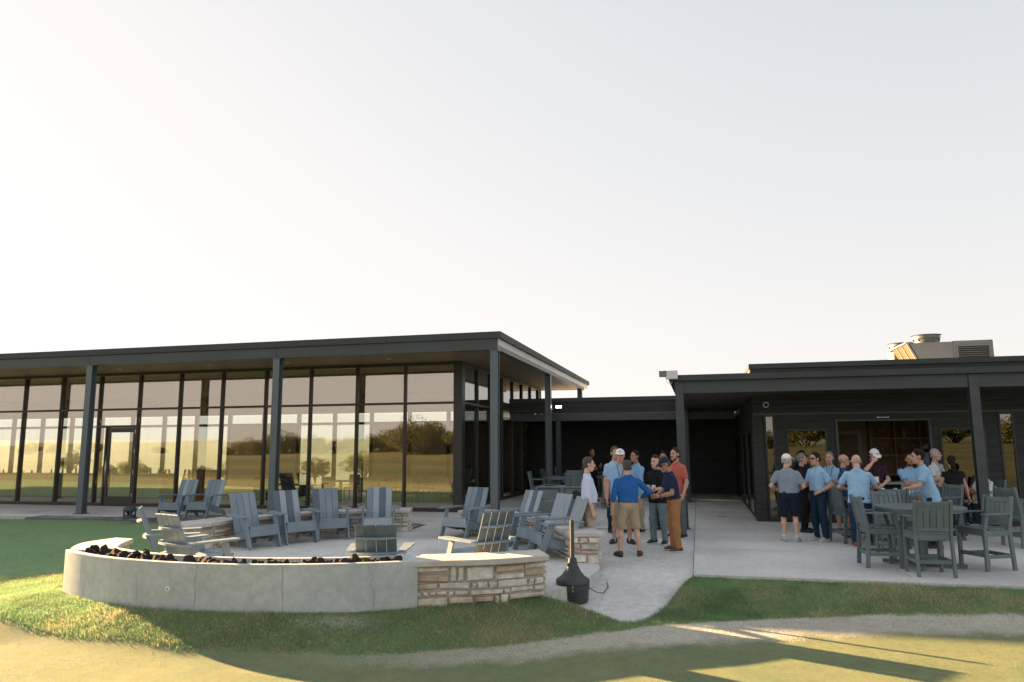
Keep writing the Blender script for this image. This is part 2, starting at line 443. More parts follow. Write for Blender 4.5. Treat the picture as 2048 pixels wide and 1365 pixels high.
# front glazing
SM = [-1.98 - 1.606 * i for i in range(28)]
FT = 2.6
for i, s_ in enumerate(SM[1:]):
    if i == 7: part('mullion', 'frame_bronze', [bx(s_ - .03, s_ + .03, FT - .03, FT + .13, .11, 4.36)])
    else: part('mullion', 'frame_bronze', [bx(s_ - .03, s_ + .03, FT - .03, FT + .13, .11, 4.36)])
part('corner_post', 'frame_bronze', [bx(-2.0, -1.72, FT - .06, FT + .22, 0.0, 4.45)], ch=.008)
part('head_rail', 'frame_bronze', [bx(SM[-1], -2.0, FT - .035, FT + .13, 4.36, 4.453)])
part('sill_rail', 'frame_bronze', [bx(SM[7] + .03, -2.0, FT - .035, FT + .13, 0.0, .11)])
part('sill_rail', 'frame_bronze', [bx(SM[-1], SM[8] + .34, FT - .035, FT + .13, 0.0, .11)])
part('transom', 'frame_bronze', [bx(SM[-1], -2.0, FT - .033, FT + .125, 3.185, 3.25)])
def pane(s0, s1, z0, z1, t=FT + .05, m='glass_main', parent=PAV):
    b = MB(); b.box((0, 0, 0), (s1 - s0, .012, z1 - z0)); o = b.build('pane', MATS[m], parent); o.location = ((s0 + s1) / 2, t, (z0 + z1) / 2)
    o.rotation_euler = (random.gauss(0, .0012), 0, random.gauss(0, .0016)); return o
for i in range(27):
    a, b_ = SM[i + 1] + .03, SM[i] - .03
    pane(a, b_, 3.25, 4.36)
    if i == 7:
        pane(a, b_, 2.68, 3.185)
        part('door_head', 'frame_bronze', [bx(a, b_, FT - .03, FT + .12, 2.60, 2.68)])
        part('door_jamb', 'frame_bronze', [bx(a + .33, a + .39, FT - .03, FT + .12, 0, 2.60)])
        pane(a, a + .33, .11, 2.60)
        D0, D1 = a + .40, b_ - .005
        dr = part('door', 'frame_bronze', [bx(D0, D0 + .11, FT, FT + .06, .01, 2.59), bx(D1 - .11, D1, FT, FT + .06, .01, 2.59), bx(D0 + .11, D1 - .11, FT, FT + .06, 2.44, 2.59), bx(D0 + .11, D1 - .11, FT, FT + .06, .01, .32)])
        pane(D0 + .11, D1 - .11, .32, 2.44, FT + .03, parent=dr)
        hb = MB(); hx = D0 + .075
        hb.tube([(hx, FT - .08, .62), (hx, FT - .08, 1.72)], .016, 10); hb.tube([(hx, FT - .08, .72), (hx, FT + .01, .72)], .010, 8); hb.tube([(hx, FT - .08, 1.62), (hx, FT + .01, 1.62)], .010, 8)
        hb.build('handle', MATS['steel_bright'], dr, smooth=True)
        for z_ in (.3, 1.05, 1.75, 2.4): part('hinge', 'steel_bright', [bx(D1 - .02, D1 + .02, FT - .02, FT + .005, z_, z_ + .13)], dr)
    else: pane(a, b_, .11, 3.185)
# side glazing (faces the inner patio)
GS = -1.80
TM = [2.82 + 1.545 * i for i in range(8)]
for t_c in TM[1:]: part('mullion', 'frame_bronze', [bx(GS - .10, GS + .03, t_c - .028, t_c + .028, .09, 4.36)])
part('transom', 'frame_bronze', [bx(GS - .10, GS + .032, FT + .22, TM[-1], 3.185, 3.25)])
part('sill_rail', 'frame_bronze', [bx(GS - .10, GS + .032, FT + .22, TM[-1], 0, .09)])
part('head_rail', 'frame_bronze', [bx(GS - .10, GS + .032, FT + .22, TM[-1], 4.36, 4.453)])
for i in range(7):
    for z0, z1 in ((.09, 3.185), (3.25, 4.36)):
        b = MB(); b.box((GS - .04, (TM[i] + TM[i + 1]) / 2, (z0 + z1) / 2), (.012, TM[i + 1] - TM[i] - .056, z1 - z0)); b.build('pane', MATS['glass_side'], PAV)
sd = part('side_door', 'frame_bronze', [bx(GS + .034, GS + .07, 12.55, 13.45, .02, 2.5)])
hb = MB(); hb.tube([(GS + .14, 12.7, .7), (GS + .14, 12.7, 1.8)], .02, 8); hb.tube([(GS + .14, 12.7, .8), (GS + .06, 12.7, .8)], .012, 6); hb.tube([(GS + .14, 12.7, 1.7), (GS + .06, 12.7, 1.7)], .012, 6)
hb.build('handle', MATS['steel_bright'], sd, smooth=True)
for z_ in (.35, 1.2, 2.15): part('hinge', 'steel_bright', [bx(GS + .07, GS + .09, 13.36, 13.44, z_, z_ + .14)], sd)
# inside and back
part('floor', 'interior_floor', [bx(S0, GS - .11, FT + .14, 14.8, -.02, .015)])
part('ceiling', 'interior_ceiling', [bx(S0, GS - .11, FT + .14, 14.8, 4.40, 4.452)])
BT = 14.0
part('back_header', 'interior_wall', [bx(S0, GS - .1, BT, BT + .2, 3.50, 4.45)])
BACK = []
bs = [-46.9 + 1.94 * i for i in range(24)]
for i, s_ in enumerate(bs[:-1]):
    e = bs[i + 1]
    part('back_mullion', 'frame_bronze', [bx(s_ - .08, s_ + .08, BT, BT + .16, 0, 3.50)])
    mid = (s_ + e) / 2
    solid = (-18.4 < mid < -14.2) or (mid > -11.0)
    if solid:
        part('back_panel', 'interior_wall', [bx(s_ + .08, e - .08, BT + .03, BT + .12, 0, 2.95)])
    b = MB(); b.box((mid, BT + .07, 3.25), (e - s_ - .16, .012, .36)); b.build('pane', MATS['glass_back'], PAV)
    if not solid:
        b = MB(); b.box((mid, BT + .07, 1.5), (e - s_ - .16, .012, 2.9)); b.build('pane', MATS['glass_back'], PAV)
part('back_transom', 'frame_bronze', [bx(S0, GS - .1, BT - .003, BT + .165, 2.95, 3.07)])
part('side_pier', 'siding', [bx(GS - .3, GS + .03, TM[-1] + .03, BT + .2, 0, 4.45)])
part('unseen_end_wall', 'interior_wall', [bx(S0 - .1, S0, FT, BT, 0, 4.4)])  # added out of view, closes the lengthened end against the sun

# ------------------------------------------------------------------ link wing (middle)
LNK = empty('link_wing', ORG, -TH, label='low dark connecting wing with covered porch between the two buildings', cat='building')
def lp(nm, m, boxes, parent=LNK, ch=0.0, **kw): return part(nm, m, boxes, parent, ch, **kw)
LR = lp('roof', 'roof_white', [bx(-1.6, 6.3, 7.95, 20, 3.30, 3.56)])
lp('roof_edge', 'roof_metal', [bx(-1.65, 6.35, 7.86, 7.94, 3.48, 3.62)], LR)
for i in range(4):
    lp('siding_board', 'siding', [bx(-1.65, 6.35, 7.90 - .004 * (i % 2), 7.945, 3.06 + i * .105, 3.06 + i * .105 + .100)])
lp('beam', 'steel_right', [bx(-1.6, 6.3, 7.88, 8.02, 2.79, 3.055)], ch=.005)
for s_ in (.17, 4.6): lp('column', 'steel_right', [bx(s_ - .09, s_ + .09, 7.90, 8.06, 0, 2.788)], ch=.004)
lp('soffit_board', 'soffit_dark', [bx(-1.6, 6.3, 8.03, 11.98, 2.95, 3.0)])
for i in range(20):
    lp('siding_board', 'siding', [bx(-1.66, 6.44, 12.0 - .006 * (i % 2), 12.05, .02 + i * .148, .02 + i * .148 + .142)])
lp('back_wall', 'black_matte', [bx(-1.95, 6.66, 12.052, 12.2, -.12, 3.0)])
lp('corner_trim', 'siding', [bx(6.40, 6.47, 11.93, 12.0, 0, 3.0)])
lp('downpipe', 'black_matte', [bx(3.55, 3.63, 11.9, 11.99, 0, 2.4)])
wl = empty('wall_light', W(.22, 7.86, 3.30), -TH, label='small white wall light on the dark fascia of the link wing', cat='wall light')
b = MB(); b.box((0, -.035, 0), (.24, .06, .10), None, .01); b.build('housing', MATS['white_plastic'], wl)
b = MB(); b.box((0, -.0665, 0), (.20, .004, .066)); b.build('lens', MATS['lamp_white'], wl)

# ------------------------------------------------------------------ bar wing (right)
BAR = empty('bar_wing', ORG, -TH, label='dark timber-clad bar building with steel canopy at the right', cat='building')
def rp(nm, m, boxes, parent=BAR, ch=0.0, **kw): return part(nm, m, boxes, parent, ch, **kw)
RT_ = 1.60
rr = rp('roof', 'roof_metal', [bx(4.50, 24, -.50, 12.0, 3.425, 3.50)])
for q_ in range(7): rp('roof_edge', 'roof_metal', [bx(4.44 + 3.05 * q_, 4.44 + 3.05 * (q_ + 1) - .004, -.60 - .001 * (q_ % 2), -.50, 3.425, 3.56 + .001 * (q_ % 2))], rr)
rp('roof_edge', 'roof_metal', [bx(4.44, 4.50, -.498, 12.0, 3.428, 3.557)], rr)
for s0, s1 in ((4.58, 10.88), (10.884, 17.1), (17.104, 24)): rp('beam', 'steel_right', [bx(s0, s1, -.47, -.36, 3.13, 3.424)], ch=.005)
rp('beam', 'steel_right', [bx(4.56, 4.67, -.355, 7.8, 3.133, 3.42)], ch=.005)
cm = MB(); cm.box((0, -.08, 1.7), (.19, .014, 3.42)); cm.box((0, .08, 1.7), (.19, .014, 3.42)); cm.box((0, 0, 1.7), (.014, .146, 3.41)); cm.box((0, 0, .01), (.26, .26, .02))
cme = cm.mesh('post'); cme.materials.append(MATS['steel_right'])
for s_ in (4.67, 10.88, 17.1): inst('post', cme, BAR, (s_, -.42, 0))
inst('post', cme, BAR, (4.66, 7.6, 0))
for i in range(14):
    t0 = -.35 + i * .141
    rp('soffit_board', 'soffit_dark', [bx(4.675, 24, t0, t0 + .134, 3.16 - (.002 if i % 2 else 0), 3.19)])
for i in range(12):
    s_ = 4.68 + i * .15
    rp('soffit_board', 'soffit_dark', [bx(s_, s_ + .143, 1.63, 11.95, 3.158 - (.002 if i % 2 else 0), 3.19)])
rp('soffit_backing', 'black_matte', [bx(4.68, 24, -.35, 11.95, 3.195, 3.422)])
# upper storey band
UR = rp('upper_roof', 'roof_white', [bx(6.5, 24, 1.62, 12, 3.56, 3.90)])
for q_ in range(6): rp('roof_edge', 'roof_metal', [bx(6.40 + 3.05 * q_, 6.40 + 3.05 * (q_ + 1) - .004, 1.50 - .001 * (q_ % 2), 1.58, 3.86, 3.985 + .001 * (q_ % 2))], UR)
rp('roof_edge', 'roof_metal', [bx(6.40, 6.46, 1.583, 12, 3.863, 3.982)], UR)
for i in range(3):
    rp('siding_board', 'siding', [bx(6.44, 24, 1.545 - .004 * (i % 2), 1.60, 3.562 + i * .1, 3.562 + i * .1 + .095)])
rp('siding_board', 'hvac', [bx(6.42, 6.44, 1.60, 12, 3.562, 3.862)])
# front wall pieces: openings (s0, s1, z0, z1)
OP = [(6.72, 6.96, .07, 2.66), (7.24, 8.20, .09, 2.30), (8.46, 10.50, 1.00, 2.48), (10.74, 11.72, .09, 2.29), (12.02, 12.34, .08, 2.65), (12.9, 15.0, .09, 2.3)]
zb = [.0] + [2.70 + .115 * i for i in range(4)]
for i in range(4):
    z0 = 2.72 + i * .112
    rp('siding_board', 'siding', [bx(6.45, 24, RT_ - .004 * (i % 2), RT_ + .1, z0, min(z0 + .107, 3.155))])
rp('header', 'steel_right', [bx(6.45, 24, RT_ - .012, RT_ + .1, 2.665, 2.715)])
rp('corner_pilaster', 'siding', [bx(6.42, 6.68, RT_ - .03, RT_ + .2, 0, 2.662)], ch=.006)
# vertical piers and fillers between the openings
prev = 6.68
for k_, (s0, s1, z0, z1) in enumerate(OP):
    if s0 - prev > .005:
        rp('wall_pier', 'siding', [bx(prev, s0, RT_ + .01, RT_ + .12, 0, 2.662)])
    if z1 < 2.65: rp('lintel', 'siding', [bx(s0, s1, RT_ + .005, RT_ + .115, z1 + .002, 2.661)])
    if z0 > .2: rp('bar_front', 'siding', [bx(s0, s1, RT_ + .006, RT_ + .12, 0.0, z0 - .05)])
    elif z0 > 0: rp('plinth', 'frame_bronze', [bx(s0, s1, RT_ + .002, RT_ + .12, 0.0, z0 - .002)])
    if k_ != 2:
        fr = rp('window', 'frame_bronze', [bx(s0, s0 + .04, RT_ - .01, RT_ + .08, z0, z1), bx(s1 - .04, s1, RT_ - .01, RT_ + .08, z0, z1), bx(s0 + .04, s1 - .04, RT_ - .01, RT_ + .08, z1 - .04, z1), bx(s0 + .04, s1 - .04, RT_ - .01, RT_ + .08, z0, z0 + .04)])
        pane(s0 + .04, s1 - .04, z0 + .04, z1 - .04, RT_ + .03, 'glass_bar', fr)
    prev = s1
rp('wall_pier', 'siding', [bx(prev, 24, RT_ + .01, RT_ + .12, 0, 2.662)])
rp('bar_counter', 'counter_top', [bx(8.40, 10.56, RT_ - .28, RT_ + .45, 1.00 - .045, 1.00)], ch=.006)
fo = rp('folding_frame', 'steel_right', [bx(8.40, 8.455, RT_ - .02, RT_ + .14, 1.0, 2.53), bx(10.505, 10.56, RT_ - .02, RT_ + .14, 1.0, 2.53), bx(8.455, 10.505, RT_ - .02, RT_ + .14, 2.485, 2.53)])
# left side wall along the passage
for i in range(21):
    rp('siding_board', 'siding', [bx(6.45 - .004 * (i % 2), 6.55, RT_ + .21, 12.0, .02 + i * .148, min(.02 + i * .148 + .142, 3.155))])
rp('wall_core', 'black_matte', [bx(6.552, 6.66, RT_ + .21, 12.0, 0, 3.15)])
for t0 in (2.2, 4.6, 7.0):
    fr = rp('side_window', 'frame_bronze', [bx(6.425, 6.445, t0, t0 + 1.3, .1, 2.3)])
    b = MB(); b.box((6.418, t0 + .65, 1.2), (.01, 1.2, 2.1)); b.build('pane', MATS['glass_bar'], fr)
# inside the bar
rp('inner_floor', 'interior_floor', [bx(6.68, 24, RT_ + .13, 8.0, -.02, .012)])
rp('inner_back_wall', 'interior_wall', [bx(6.68, 24, 6.0, 6.15, 0, 3.15)])
rp('inner_ceiling', 'interior_ceiling', [bx(6.68, 24, RT_ + .13, 6.0, 3.0, 3.15)])
rp('inner_end_wall', 'interior_wall', [bx(14.9, 15.0, RT_ + .13, 6.0, 0, 3.0)])
idr = rp('inner_door', 'wood_bar', [bx(9.05, 9.75, 5.93, 5.985, 0, 2.2)])
rp('door_frame', 'white_plastic', [bx(8.97, 9.048, 5.94, 5.99, 0, 2.3), bx(9.752, 9.83, 5.94, 5.99, 0, 2.3), bx(9.048, 9.752, 5.94, 5.99, 2.202, 2.3)], idr)
# back bar shelving
SHF = empty('back_bar_shelving', W(10.2, 5.6, 0), -TH, label='brown wooden back bar shelving with cubbies behind the counter', cat='shelving')
X0, X1 = -.2, 2.6
for z_ in (1.0, 1.55, 2.05, 2.75): part('shelf', 'wood_shelf', [bx(X0, X1, 0, .35, z_, z_ + .045)], SHF)
for x_ in (X0 + .02, .48, 1.15, 1.85, X1 - .035): part('upright', 'wood_shelf', [bx(x_, x_ + .035, .002, .348, 0, 2.748)], SHF)
part('backboard', 'wood_shaded', [bx(X0, X1, .352, .375, 0, 2.79)], SHF)
part('base_cabinet', 'black_matte', [bx(X0, X1, -.22, -.005, 0, .98)], SHF)
for i in range(22):
    x_ = 10.1 + .11 * i + random.uniform(-.02, .02); z_ = (1.036, 1.586, 2.086)[i % 3]
    if any(abs((x_ - 10.2) - u) < .07 for u in (-.16, .50, 1.17, 1.87, 2.58)): x_ += .09
    e = empty('bottle', W(x_, 5.78, z_), 0, label='small glass bottle standing on the back bar shelving', cat='bottle', group='bottles on the back bar')
    hb_ = random.uniform(.2, .3); b = MB(); b.lathe([(.034, 0), (.036, .01), (.036, hb_ * .6), (.014, hb_ * .78), (.013, hb_)], 10)
    b.build('bottle_body', mat(random.choice(['btl_a', 'btl_b', 'btl_c']), random.choice([(.30, .16, .06), (.14, .22, .14), (.70, .70, .68)]), .15), e, smooth=True)
    b = MB(); b.lathe([(.015, hb_), (.015, hb_ + .02)], 8); b.build('bottle_cap', MATS['steel_bright'], e)
# ring light, strip light, corner floodlight, orange tag
e = empty('ring_light', W(6.78, RT_, 2.93), -TH, label='round white ring lamp on the dark siding beside the passage', cat='wall lamp')
b = MB(); b.tube([(.062 * math.cos(a), -.012, .062 * math.sin(a)) for a in np.linspace(0, 2 * math.pi, 25)], .012, 8, cap=False); b.build('ring', MATS['white_plastic'], e, smooth=True)
b = MB(); b.lathe([(.05, 0), (.05, .012)], 20, M=Matrix.Rotation(R(90), 4, 'X')); b.build('lens', MATS['black_matte'], e)
e = empty('strip_light', W(9.5, RT_ - .014, 2.57), -TH, label='short white strip light above the bar opening', cat='strip light')
b = MB(); b.box((0, -.015, 0), (.26, .03, .022), None, .006); b.build('tube', MATS['white_plastic'], e)
for x_ in (-.125, .125):
    b = MB(); b.box((x_, -.016, 0), (.02, .033, .03)); b.build('end_clip', MATS['steel_bright'], e)
e = empty('floodlight', W(4.50, -.62, 3.50), -TH, label='white box floodlight on the left corner of the bar canopy', cat='floodlight')
b = MB(); b.box((.02, -.03, .06), (.26, .12, .20), None, .01); b.build('housing', MATS['white_plastic'], e)
b = MB(); b.prism([(-.28, -.02), (-.12, -.09), (-.10, .03), (-.26, .06)], .02, .16); b.build('lamp_head', MATS['hvac'], e)
b = MB(); b.tube([(-.14, 0, .02), (-.1, -.01, -.10), (-.03, -.01, -.16), (.02, .0, -.10)], .006, 6); b.build('cable', MATS['white_plastic'], e)
# rooftop unit
HV = empty('rooftop_unit', W(10.95, 4.4, 3.9), -TH, label='grey rooftop air handling unit with two round exhaust drums and louvres', cat='air unit')
cb = MB(); cb.add([(x_, y_, z_) for y_ in (0, 1.6) for x_, z_ in ((.02, .84), (1.12, .84), (1.12, 0), (.42, 0))], [(0, 1, 2, 3), (7, 6, 5, 4), (0, 4, 5, 1), (1, 5, 6, 2), (2, 6, 7, 3), (3, 7, 4, 0)]); cb.build('cabinet', MATS['hvac'], HV)
part('louvre_cabinet', 'hvac', [bx(1.125, 2.12, .0, 1.6, 0, .86)], HV, ch=.01)
lf = part('louvre_frame', 'hvac', [bx(1.20, 1.24, -.03, -.002, .12, .74), bx(2.0, 2.04, -.03, -.002, .12, .74), bx(1.24, 2.0, -.03, -.002, .70, .74), bx(1.24, 2.0, -.03, -.002, .12, .16)], HV)
part('louvre_back', 'black_matte', [bx(1.24, 2.0, -.006, -.001, .16, .70)], lf)
for i in range(9):
    b = MB(); b.box((1.62, -.022, .19 + i * .058), (.76, .05, .012), None); o = b.build('louvre_blade', MATS['hvac'], lf)
    o.rotation_euler = (R(0), 0, 0)
ho = MB(); ho.beam((-.03, -.02, .85), (-.03, 1.75, .85), .10, .035); ho = ho.build('intake_hood', MATS['hvac_rib'], HV)
for i in range(3):
    y0 = .03 + i * .53
    f_ = MB(); q_ = [(.0, .82), (.385, .02), (.42, .02), (.035, .82)]
    f_.add([(x_ - .03, y_, z_) for y_ in (y0, y0 + .50) for x_, z_ in q_], [(0, 1, 2, 3), (7, 6, 5, 4), (0, 4, 5, 1), (1, 5, 6, 2), (2, 6, 7, 3), (3, 7, 4, 0)]); f_.build('intake_filter', MATS['hvac_filter'], ho)
    f_ = MB(); f_.beam((-.035, y0 - .015, .83), (.36, y0 - .015, .0), .028, .05, up=(1, 0, .5)); f_.build('filter_rib', MATS['hvac_rib'], ho)
for (x_, y_, r_, h_) in ((.62, .55, .36, .27), (.30, 1.9, .36, .22)):
    b = MB(); b.lathe([(r_ * .92, .84), (r_ * .92, .84 + h_ * .55), (r_, .84 + h_ * .6), (r_ * 1.0, .84 + h_ * .9), (r_ * 1.1, .84 + h_), (r_ * .85, .84 + h_)], 28, (x_, y_, 0)); d_ = b.build('exhaust_drum', MATS['hvac_drum'], HV); auto_smooth(d_)
    for q in range(10):
        a = q * .628; bb = MB(); bb.box((0, 0, 0), (.03, .03, .05)); o = bb.build('drum_bracket', MATS['hvac'], d_); o.location = (x_ + r_ * .95 * math.cos(a), y_ + r_ * .95 * math.sin(a), .84 + h_ * .45); o.rotation_euler = (0, 0, a)
part('curb', 'hvac', [bx(.1, 2.1, .1, 2.4, -.3, -.002)], HV)
part('handle', 'black_matte', [bx(.76, .84, -.02, -.002, .28, .33)], HV)
part('rear_cabinet', 'hvac', [bx(.0, 1.1, 1.603, 2.4, 0, .80)], HV)

# ------------------------------------------------------------------ ground
def ss(a, b, x):
    t = np.clip((x - a) / (b - a), 0, 1); return t * t * (3 - 2 * t)
def walk_z(x, y):
    f = np.maximum(ss(0, 1.3, 2.72 + (y - 11.34) * .253 - x), 1 - ss(10.2, 11.5, y))
    return -0.14 * (np.maximum(0, 15 - y) / 3) ** 1.3 * f
def poly_dist(X, Y, poly):
    """signed distance to a polygon, negative inside"""
    d = np.full(X.shape, 1e9); ins = np.zeros(X.shape, bool); n = len(poly)
    for i in range(n):
        ax, ay = poly[i]; bx_, by = poly[(i + 1) % n]
        ex, ey = bx_ - ax, by - ay; wx, wy = X - ax, Y - ay
        t = np.clip((wx * ex + wy * ey) / (ex * ex + ey * ey), 0, 1)
        d = np.minimum(d, (wx - ex * t) ** 2 + (wy - ey * t) ** 2)
        c = ((ay > Y) != (by > Y)) & (X < (bx_ - ax) * (Y - ay) / ((by - ay) if abs(by - ay) > 1e-9 else 1e-9) + ax)
        ins ^= c
    return np.where(ins, -1, 1) * np.sqrt(d)
def wl2(pts): return [tuple(W(s, t)[:2]) for s, t in pts]
CC = (-2.5, 13.4)
def arc(c, r, a0, a1, n): return [(c[0] + r * math.cos(R(a)), c[1] + r * math.sin(R(a))) for a in np.linspace(a0, a1, n)]
def polyline(pts, n):
    P = np.array(pts, float); d = np.r_[0, np.cumsum(np.sqrt(((P[1:] - P[:-1]) ** 2).sum(1)))]
    # smooth through the points (Catmull-Rom), then resample evenly
    Q = []
    for i in range(len(P) - 1):
        p0 = P[max(i - 1, 0)]; p1 = P[i]; p2 = P[i + 1]; p3 = P[min(i + 2, len(P) - 1)]
        for t in np.linspace(0, 1, 12, endpoint=False):
            Q.append(.5 * ((2 * p1) + (-p0 + p2) * t + (2 * p0 - 5 * p1 + 4 * p2 - p3) * t * t + (-p0 + 3 * p1 - 3 * p2 + p3) * t ** 3))
    Q.append(P[-1]); Q = np.array(Q); d = np.r_[0, np.cumsum(np.sqrt(((Q[1:] - Q[:-1]) ** 2).sum(1)))]
    u = np.linspace(0, d[-1], n)
    return [(float(np.interp(x, d, Q[:, 0])), float(np.interp(x, d, Q[:, 1]))) for x in u]

SLAB_C = polyline([(1.39, 12.35), (1.39, 12.01), (1.27, 11.6), (.99, 10.86), (.62, 10.25), (.30, 10.02), (-1.2, 9.72), (-3.1, 9.45), (-4.8, 9.9), (-6.1, 10.8), (-6.45, 11.6), (-6.3, 12.4)], 60) \
    + arc(CC, 3.85, 190, 60, 34) + [(.3, 16.2), (1.0, 15.2), (1.35, 13.8)]
CONN = [(-2.42, 17.2), (-1.9, 19.55), tuple(W(-1.2, -.62)[:2]), tuple(W(1.9, -.62)[:2]), (1.45, 15.2), (-.1, 16.2), (-1.41, 17.0)]
P_RIGHT = wl2([(4.9, -6.45), (24, -6.45), (24, 1.6), (4.9, 1.6)])
P_APRON = wl2([(-27, -.55), (-1.8, -.55), (-1.8, 15), (-27, 15)])
P_INNER = wl2([(-1.8, -.62), (4.9, -.62), (24, 1.6), (24, 12.2), (-1.8, 12.2)])
WALK_L = polyline([(1.42, 9.63), (1.27, 9.76), (1.14, 9.97), (.93, 10.24), (.71, 10.48), (.62, 10.9), (1.0, 11.8), (1.30, 12.5), (1.25, 13.8), (1.0, 15.0), (1.1, 16.0), (1.6, 17.4)], 60)
WALK_R = polyline([(1.46, 9.63), (1.69, 9.75), (1.96, 10.13), (2.24, 10.64), (2.60, 11.2), (2.73, 11.42), (2.955, 12.3), (3.18, 13.2), (3.435, 14.2), (3.69, 15.2), (3.94, 16.2), (4.13, 16.95)], 60)
P_WALK = WALK_L + WALK_R[::-1]
HARD = [P_RIGHT, P_APRON, P_INNER, SLAB_C, CONN]

RE = np.array([(-30, 13.5), (-12, 11.2), (-8, 10.25), (-6.55, 9.70), (-5.37, 9.12), (-3.51, 8.55), (-1.81, 8.46), (-.72, 8.62), (-.02, 8.74), (.73, 9.0), (1.8, 9.42), (3.1, 9.66), (4.6, 9.78), (6.72, 9.52), (9, 9.0), (14, 7.6), (30, 3.5)])
TE = np.array([(-30, 13.2), (-6, 8.9), (-2.27, 8.11), (-1.19, 8.0), (-.02, 8.15), (.95, 8.38), (2.1, 8.55), (2.92, 8.68), (3.95, 8.84), (5.2, 8.92), (6.11, 8.9), (9, 8.4), (14, 7.0), (30, 3.0)])
def hard_d(X, Y):
    d = np.full(X.shape, 1e9)
    for p in HARD: d = np.minimum(d, poly_dist(X, Y, p))
    return d
def hnoise(X, Y, s=1.0, seed=3):
    r = np.random.default_rng(seed); o = np.zeros(X.shape)
    for i in range(14):
        f = s * (0.6 + 0.5 * i); a = r.uniform(0, 6.28); o += np.sin(f * (math.cos(a) * X + math.sin(a) * Y) + r.uniform(0, 6.28)) / (1 + .5 * i)
    return o / 3.2
def ground_z(X, Y, d=None, dw=None):
    if d is None: d = hard_d(X, Y)
    if dw is None: dw = poly_dist(X, Y, P_WALK)
    fd = 1 - ss(10.9, 13.6, Y)
    z = -.055 - .05 * (1 - fd) * ss(0, 5, d) - (.295 - .085 * ss(-1.5, 2.5, X)) * fd * ss(.02, 1, d / (1.25 + 1.3 * ss(-5.6, -7.2, X)))
    z = z + .012 * hnoise(X, Y, 1.3) * ss(.1, .8, d) * np.where(Y > RE_y(X), 1, .25)
    bank = ss(.0, .55, dw)
    z = np.where(dw < .55, np.minimum(z, walk_z(X, Y) - .012 + (.20 * bank)), z)
    z = np.where(d < -.06, -.16, z)
    z = np.where(dw < -.05, np.minimum(z, walk_z(X, Y) - .10), z)
    # the slope behind the photographer rises to a low crest; the meadow behind the building falls away
    back = ss(2, 75, np.maximum(0, -Y) + .25 * np.maximum(0, -X - 25) * (Y < 5)); z = z + back * (1.62 + .22 * np.sin(X * .05 + 1))
    far = ss(38, 75, Y); z = z - far * 1.6
    rr_ = np.sqrt(X * X + Y * Y)
    z = z + ss(-60, 60, Y) * ss(350, 900, rr_) * (5 + 5 * hnoise(X * .004, Y * .004, 1.0, 8)) + ss(900, 2600, rr_) * 16 * (1 + hnoise(X * .0015, Y * .0015, 1.0, 5))
    return z
def RE_y(X): return np.interp(X, RE[:, 0], RE[:, 1])
def TE_y(X): return np.interp(X, TE[:, 0], TE[:, 1])

def expand(lo, hi, step, far, grow=1.18):
    a = list(np.arange(lo, hi + 1e-6, step)); s_ = step; x = lo; L_ = []
    while x > -far: s_ *= grow; x -= s_; L_.append(x)
    s_ = step; y = a[-1]; H_ = []
    while y < far: s_ *= grow; y += s_; H_.append(y)
    return np.array(L_[::-1] + a + H_)
gx = expand(-11, 10, .085, 3500); gy = expand(5.5, 13.5, .085, 3500)
GX, GY = np.meshgrid(gx, gy, indexing='ij')
gd = hard_d(GX, GY); gw = poly_dist(GX, GY, P_WALK)
GZ = ground_z(GX, GY, gd, gw)
nx, ny = GX.shape
ii = np.arange(nx * ny).reshape(nx, ny)
quads = np.stack([ii[:-1, :-1], ii[1:, :-1], ii[1:, 1:], ii[:-1, 1:]], -1).reshape(-1, 4)
# zone masks: r = dry tan collar, g = rough, b = meadow / far land
jit = .10 * hnoise(GX, GY, 5.0, 21) + .08 * hnoise(GX, GY, 16.0, 22)
rough = ss(-.05, .05, GY - RE_y(GX) + jit * .5) * (1 - ss(11.7, 12.4, GY + jit)) * ss(-14, -9, GX) 
rough = np.maximum(rough, ss(-.05, .05, GY - RE_y(GX) + jit * .5) * (GX > .3) * (GY < 14))
tan_ = (1 - ss(-.04, .06, GY - RE_y(GX) + jit * .5)) * ss(-.22, .16, GY - TE_y(GX) + jit * 1.4) * ss(-3.2, 1.6, GX)
tan_ = np.maximum(tan_, .8 * (1 - ss(.0, .22, np.abs(np.hypot(GX - 1.5, GY - 9.55) - .12) + jit)))
tan_ = np.maximum(tan_, .7 * (1 - ss(.05, .22, np.abs(GY - 9.05 + .02 * GX) + .9 * np.abs(jit))) * ss(-2.9, -2.4, GX) * (1 - ss(-1.9, -1.4, GX)))
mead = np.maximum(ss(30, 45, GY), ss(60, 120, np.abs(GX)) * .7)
zone = np.stack([tan_, rough, mead, np.ones_like(mead)], -1).reshape(-1, 4)

